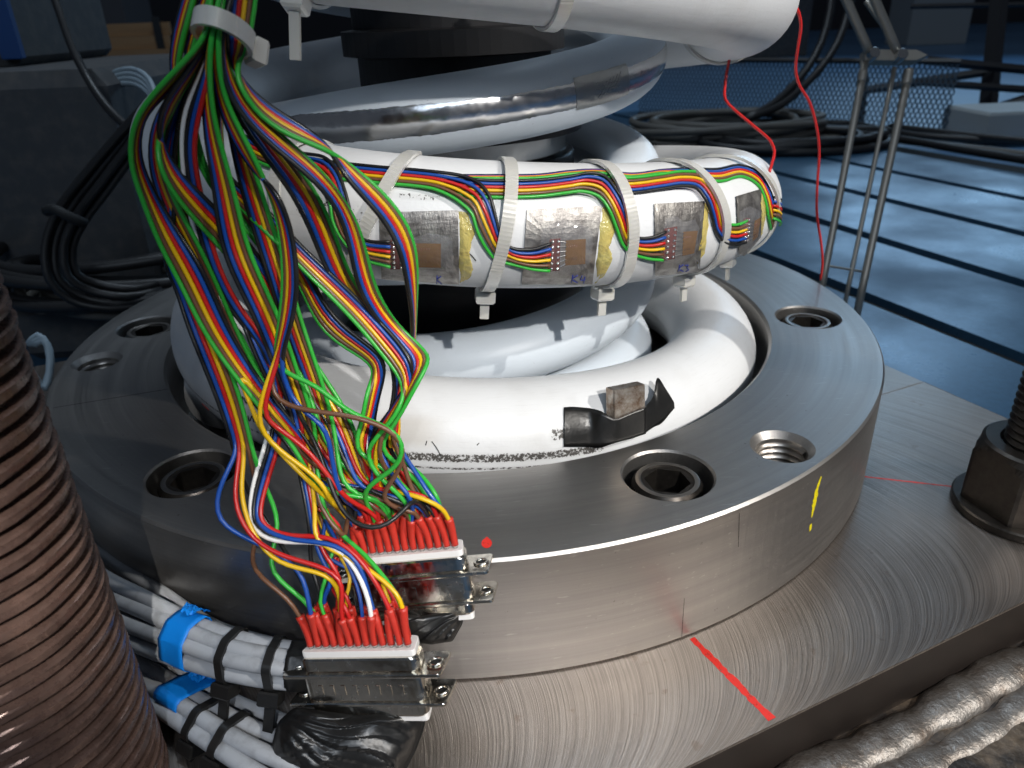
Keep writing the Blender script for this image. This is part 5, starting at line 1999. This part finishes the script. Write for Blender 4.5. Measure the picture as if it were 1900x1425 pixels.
def cable_coil(label, center, rx, ry, turns, r, mt, seed, h=5.0, tilt=0.0, grp=None):
    rr = random.Random(seed)
    pts = []
    for k in range(turns * 28 + 1):
        a = 2 * math.pi * k / 28
        t = k / (turns * 28)
        f = 1 + 0.10 * math.sin(a * 0.37 + rr.random() * 0.25) + 0.05 * math.sin(a * 1.7 + 2) - 0.18 * abs(math.sin(t * 9))
        z = h * (1 + math.sin(t * 23 + a * 0.21)) * turns / 5 + r
        pts.append(np.asarray(center) + np.array([rx * f * math.cos(a), ry * f * math.sin(a), z + tilt * math.sin(a)]))
    V, F = sweep(catmull(pts, 40, 2), r, 9)
    o = mesh('cable_coil', V, F, MT[mt], None, True)
    return tag(o, label, 'cable coil', grp)


ctr = PL(270, 520, BZ)
cable_coil('coil of dark cable on the bed between housing and ring', PL(255, 512, -50), 130, 95, 8, 5.0, 'rubber', 3, 9)
cable_coil('coil of brownish grey cable under the dark coil at the left', PL(285, 545, -60), 110, 70, 6, 4.6, 'dull_cable', 4, 6)
for k in range(3):
    cable(['tallest pale cable loop beside the threaded rod', 'middle pale cable loop beside the threaded rod', 'smallest pale cable loop beside the threaded rod'][k],
          [(52 + 6 * k, 640, 470), (70 + 5 * k, 622 + 5 * k, 470), (88 + 2 * k, 640 + 5 * k, 470), (92, 690, 468), (84 - 3 * k, 720, 466), (60, 705 - 6 * k, 462), (40, 690, 458)], 2.2, 'pale_cable', 'pale cable loops by the rod')

# ================================================================== background: right
cable_coil('large coil of grey brown cable lying on the bed behind the spring', PL(1352, 262, BZ), 215, 150, 10, 8.0, 'dull_cable', 8, 11)
cable_coil('small coil of black cable next to the large grey brown one', PL(1470, 275, BZ), 200, 110, 6, 8.0, 'rubber', 9, 8)
for k, pts in enumerate(([(1180, 290, 1650), (1240, 262, 1640), (1300, 215, 1620), (1312, 225, 1560), (1370, 262, 1500), (1460, 270, 1480), (1600, 262, 1500), (1760, 280, 1450), (1930, 300, 1400)],
                         [(1420, 246, 1700), (1560, 238, 1720), (1700, 262, 1600), (1930, 276, 1500)],
                         [(1500, 260, 1650), (1640, 268, 1580), (1780, 292, 1450), (1930, 318, 1350)],
                         [(1650, 250, 1700), (1780, 266, 1600), (1930, 282, 1500)])):
    V, F = sweep(catmull([PL(x, y, BZ) + EZ * (9 + 3 * k) for x, y, d in pts], 30), 8.0, 9)
    tag(mesh('cable', V, F, MT['dull_cable' if k == 0 else 'rubber'], None, True),
        ['grey brown cable trailing over the bed from the big coil', 'upper black cable lying along the far bed', 'lower black cable crossing the far bed slots', 'short black cable at the far right of the bed'][k], 'cable', 'cables lying on the far bed')
for k in range(2):
    cable(['thicker black hose curving down at the top behind the spring', 'right black hose curving down at the top behind the spring'][k],
          [(1545 + 40 * k, -40, 1750), (1540 + 34 * k, 20, 1750), (1524 + 30 * k, 80, 1750), (1496 + 24 * k, 130, 1750), (1462 + 20 * k, 168, 1740), (1430 + 18 * k, 196, 1720), (1380, 222, 1700)], 9.0, 'rubber', 'black hoses behind the spring', 30)

# lamp arm
arm = thing('lamp_arm', 'thin metal lamp arm of parallel rods standing behind the ring', 'lamp arm', P(1590, 600, 700))
def rod_(name, a, b, r, mt='lamp_arm', sides=12):
    V, F = sweep(np.linspace(a, b, 6), r, sides)
    return mesh(name, V, F, MT[mt], arm, True)


rod_('rod', P(1606, 112, 690), P(1516, 580, 700), 3.3)
rod_('rod', P(1660, 125, 690), P(1562, 590, 700), 2.1)
rod_('rod', P(1688, 128, 690), P(1586, 600, 700), 3.6)
rod_('sleeve', P(1602, 130, 690), P(1598, 152, 690), 4.0)
rod_('sleeve', P(1686, 130, 690), P(1681, 158, 690), 4.4)
rod_('cross_pin', P(1530, 492, 697), P(1600, 504, 697), 1.1)
hd = MB()
hd.add(*prism([(-26, -5), (22, -5), (32, 0), (22, 5), (-26, 5)], P(1652, 107, 690), RX, UY, BK, -6, 6, 1.0))
hd.build('head_block', MT['lamp_arm'], arm, False)
rod_('upper_rod', P(1616, 104, 686), P(1552, -40, 660), 4.2)
rod_('upper_rod', P(1668, 104, 686), P(1606, -40, 660), 4.2)
rod_('spring_rod', P(1648, 60, 694), P(1606, 2, 690), 2.4)
for x, y in ((1618, 102), (1670, 104)):
    V, F = lathe([(0.02, 6), (4.6, 6), (5.0, 5.4), (5.0, -5.4), (4.6, -6), (0.02, -6)], P(x, y, 683), 20, ez=BK, ex=RX)
    mesh('knuckle', V, F, MT['bright_steel'], arm, False)

# black frame, mesh panel, pale box
fr = thing('steel_frame', 'blurred black steel frame at the far right', 'frame', PL(1835, 215, BZ))
def bar(name, a, b, r, parent, mt='frame_black'):
    V, F = sweep(np.linspace(a, b, 4), r, 4)
    return mesh(name, V, F, MT[mt], parent, False)


D_ = 1950
bar('post', P(1860, -60, D_), P(1832, 212, D_), 22, fr)
bar('post', P(1604, 140, D_ + 100), P(1594, 236, D_ + 100), 12, fr)
bar('rail', P(1720, 112, D_), P(1930, 132, D_ - 60), 11, fr)
bar('rail', P(1838, 132, D_), P(1602, 168, D_ + 100), 11, fr)
bar('rail', P(1700, 152, D_), P(1930, 168, D_ - 60), 9, fr)
bar('rail', P(1690, 12, D_ + 200), P(1930, 8, D_ + 100), 7, fr)
bar('brace', P(1836, 205, D_), P(1930, 175, D_ - 60), 12, fr)
mp = thing('mesh_panel', 'blue grey wire mesh panel standing behind the cables', 'mesh panel', PL(1640, 258, BZ))
A, B_ = PL(1225, 236, BZ) + EZ * 4, PL(1815, 262, BZ) + EZ * 4
A, B_ = A + EY * 260, B_ + EY * 120
hh = 150.0
bar('mesh_rail', A + EZ * hh, B_ + EZ * hh, 6, mp)
bar('mesh_rail', A, B_, 6, mp)
mw_ = MB()
nm = 74
for k in range(-10, nm):
    for sg in (1, -1):
        t0, t1 = k / nm, (k + 7) / nm
        p0, p1 = A + (B_ - A) * t0, A + (B_ - A) * t1
        z0, z1 = (0, hh) if sg > 0 else (hh, 0)
        if t0 < 0:
            f = -t0 / (t1 - t0)
            p0, z0 = A, z0 + (z1 - z0) * f
        if t1 > 1:
            f = (1 - t0) / (t1 - t0)
            p1, z1 = B_, z0 + (z1 - z0) * f
        mw_.add(*sweep([p0 + EZ * z0, p1 + EZ * z1], 1.6, 4))
ob = mw_.build('wire_mesh', MT['mesh_wire'], mp, False)
ob['kind'] = 'stuff'
c = PL(1870, 250, BZ)
V, F = prism([(-150, -80), (150, -80), (150, 80), (-150, 80)], c + EX * 40, EX, EY, EZ, 0.5, 60, 6)
tag(mesh('storage_box', V, F, MT['pale_box'], None, False), 'pale grey box lying on the bed at the far right', 'box')
for i, (x0, x1, y0, y1, d, mt_, lb) in enumerate(((1235, 1390, -60, 62, 4200, 'wood', 'dim brown crate at the top behind the end of the top turn'), (1400, 1500, -60, 70, 4600, 'housing', 'dim grey cabinet at the top right of the spring'), (1690, 1800, -70, 40, 5200, 'pale_box', 'pale blurred cabinet at the top right corner'))):
    a, b = P(x0, y1, d), P(x1, y1, d)
    top = P(x0, y0, d)
    V, F = prism([(a[0], a[1]), (b[0], b[1]), (b[0], b[1] + 300), (a[0], a[1] + 300)], (0, 0, 0), EX, EY, EZ, -134.5, top[2], 6)
    tag(mesh('crate' if i == 0 else 'cabinet', V, F, MT[mt_], None, False), lb, 'crate' if i == 0 else 'cabinet')
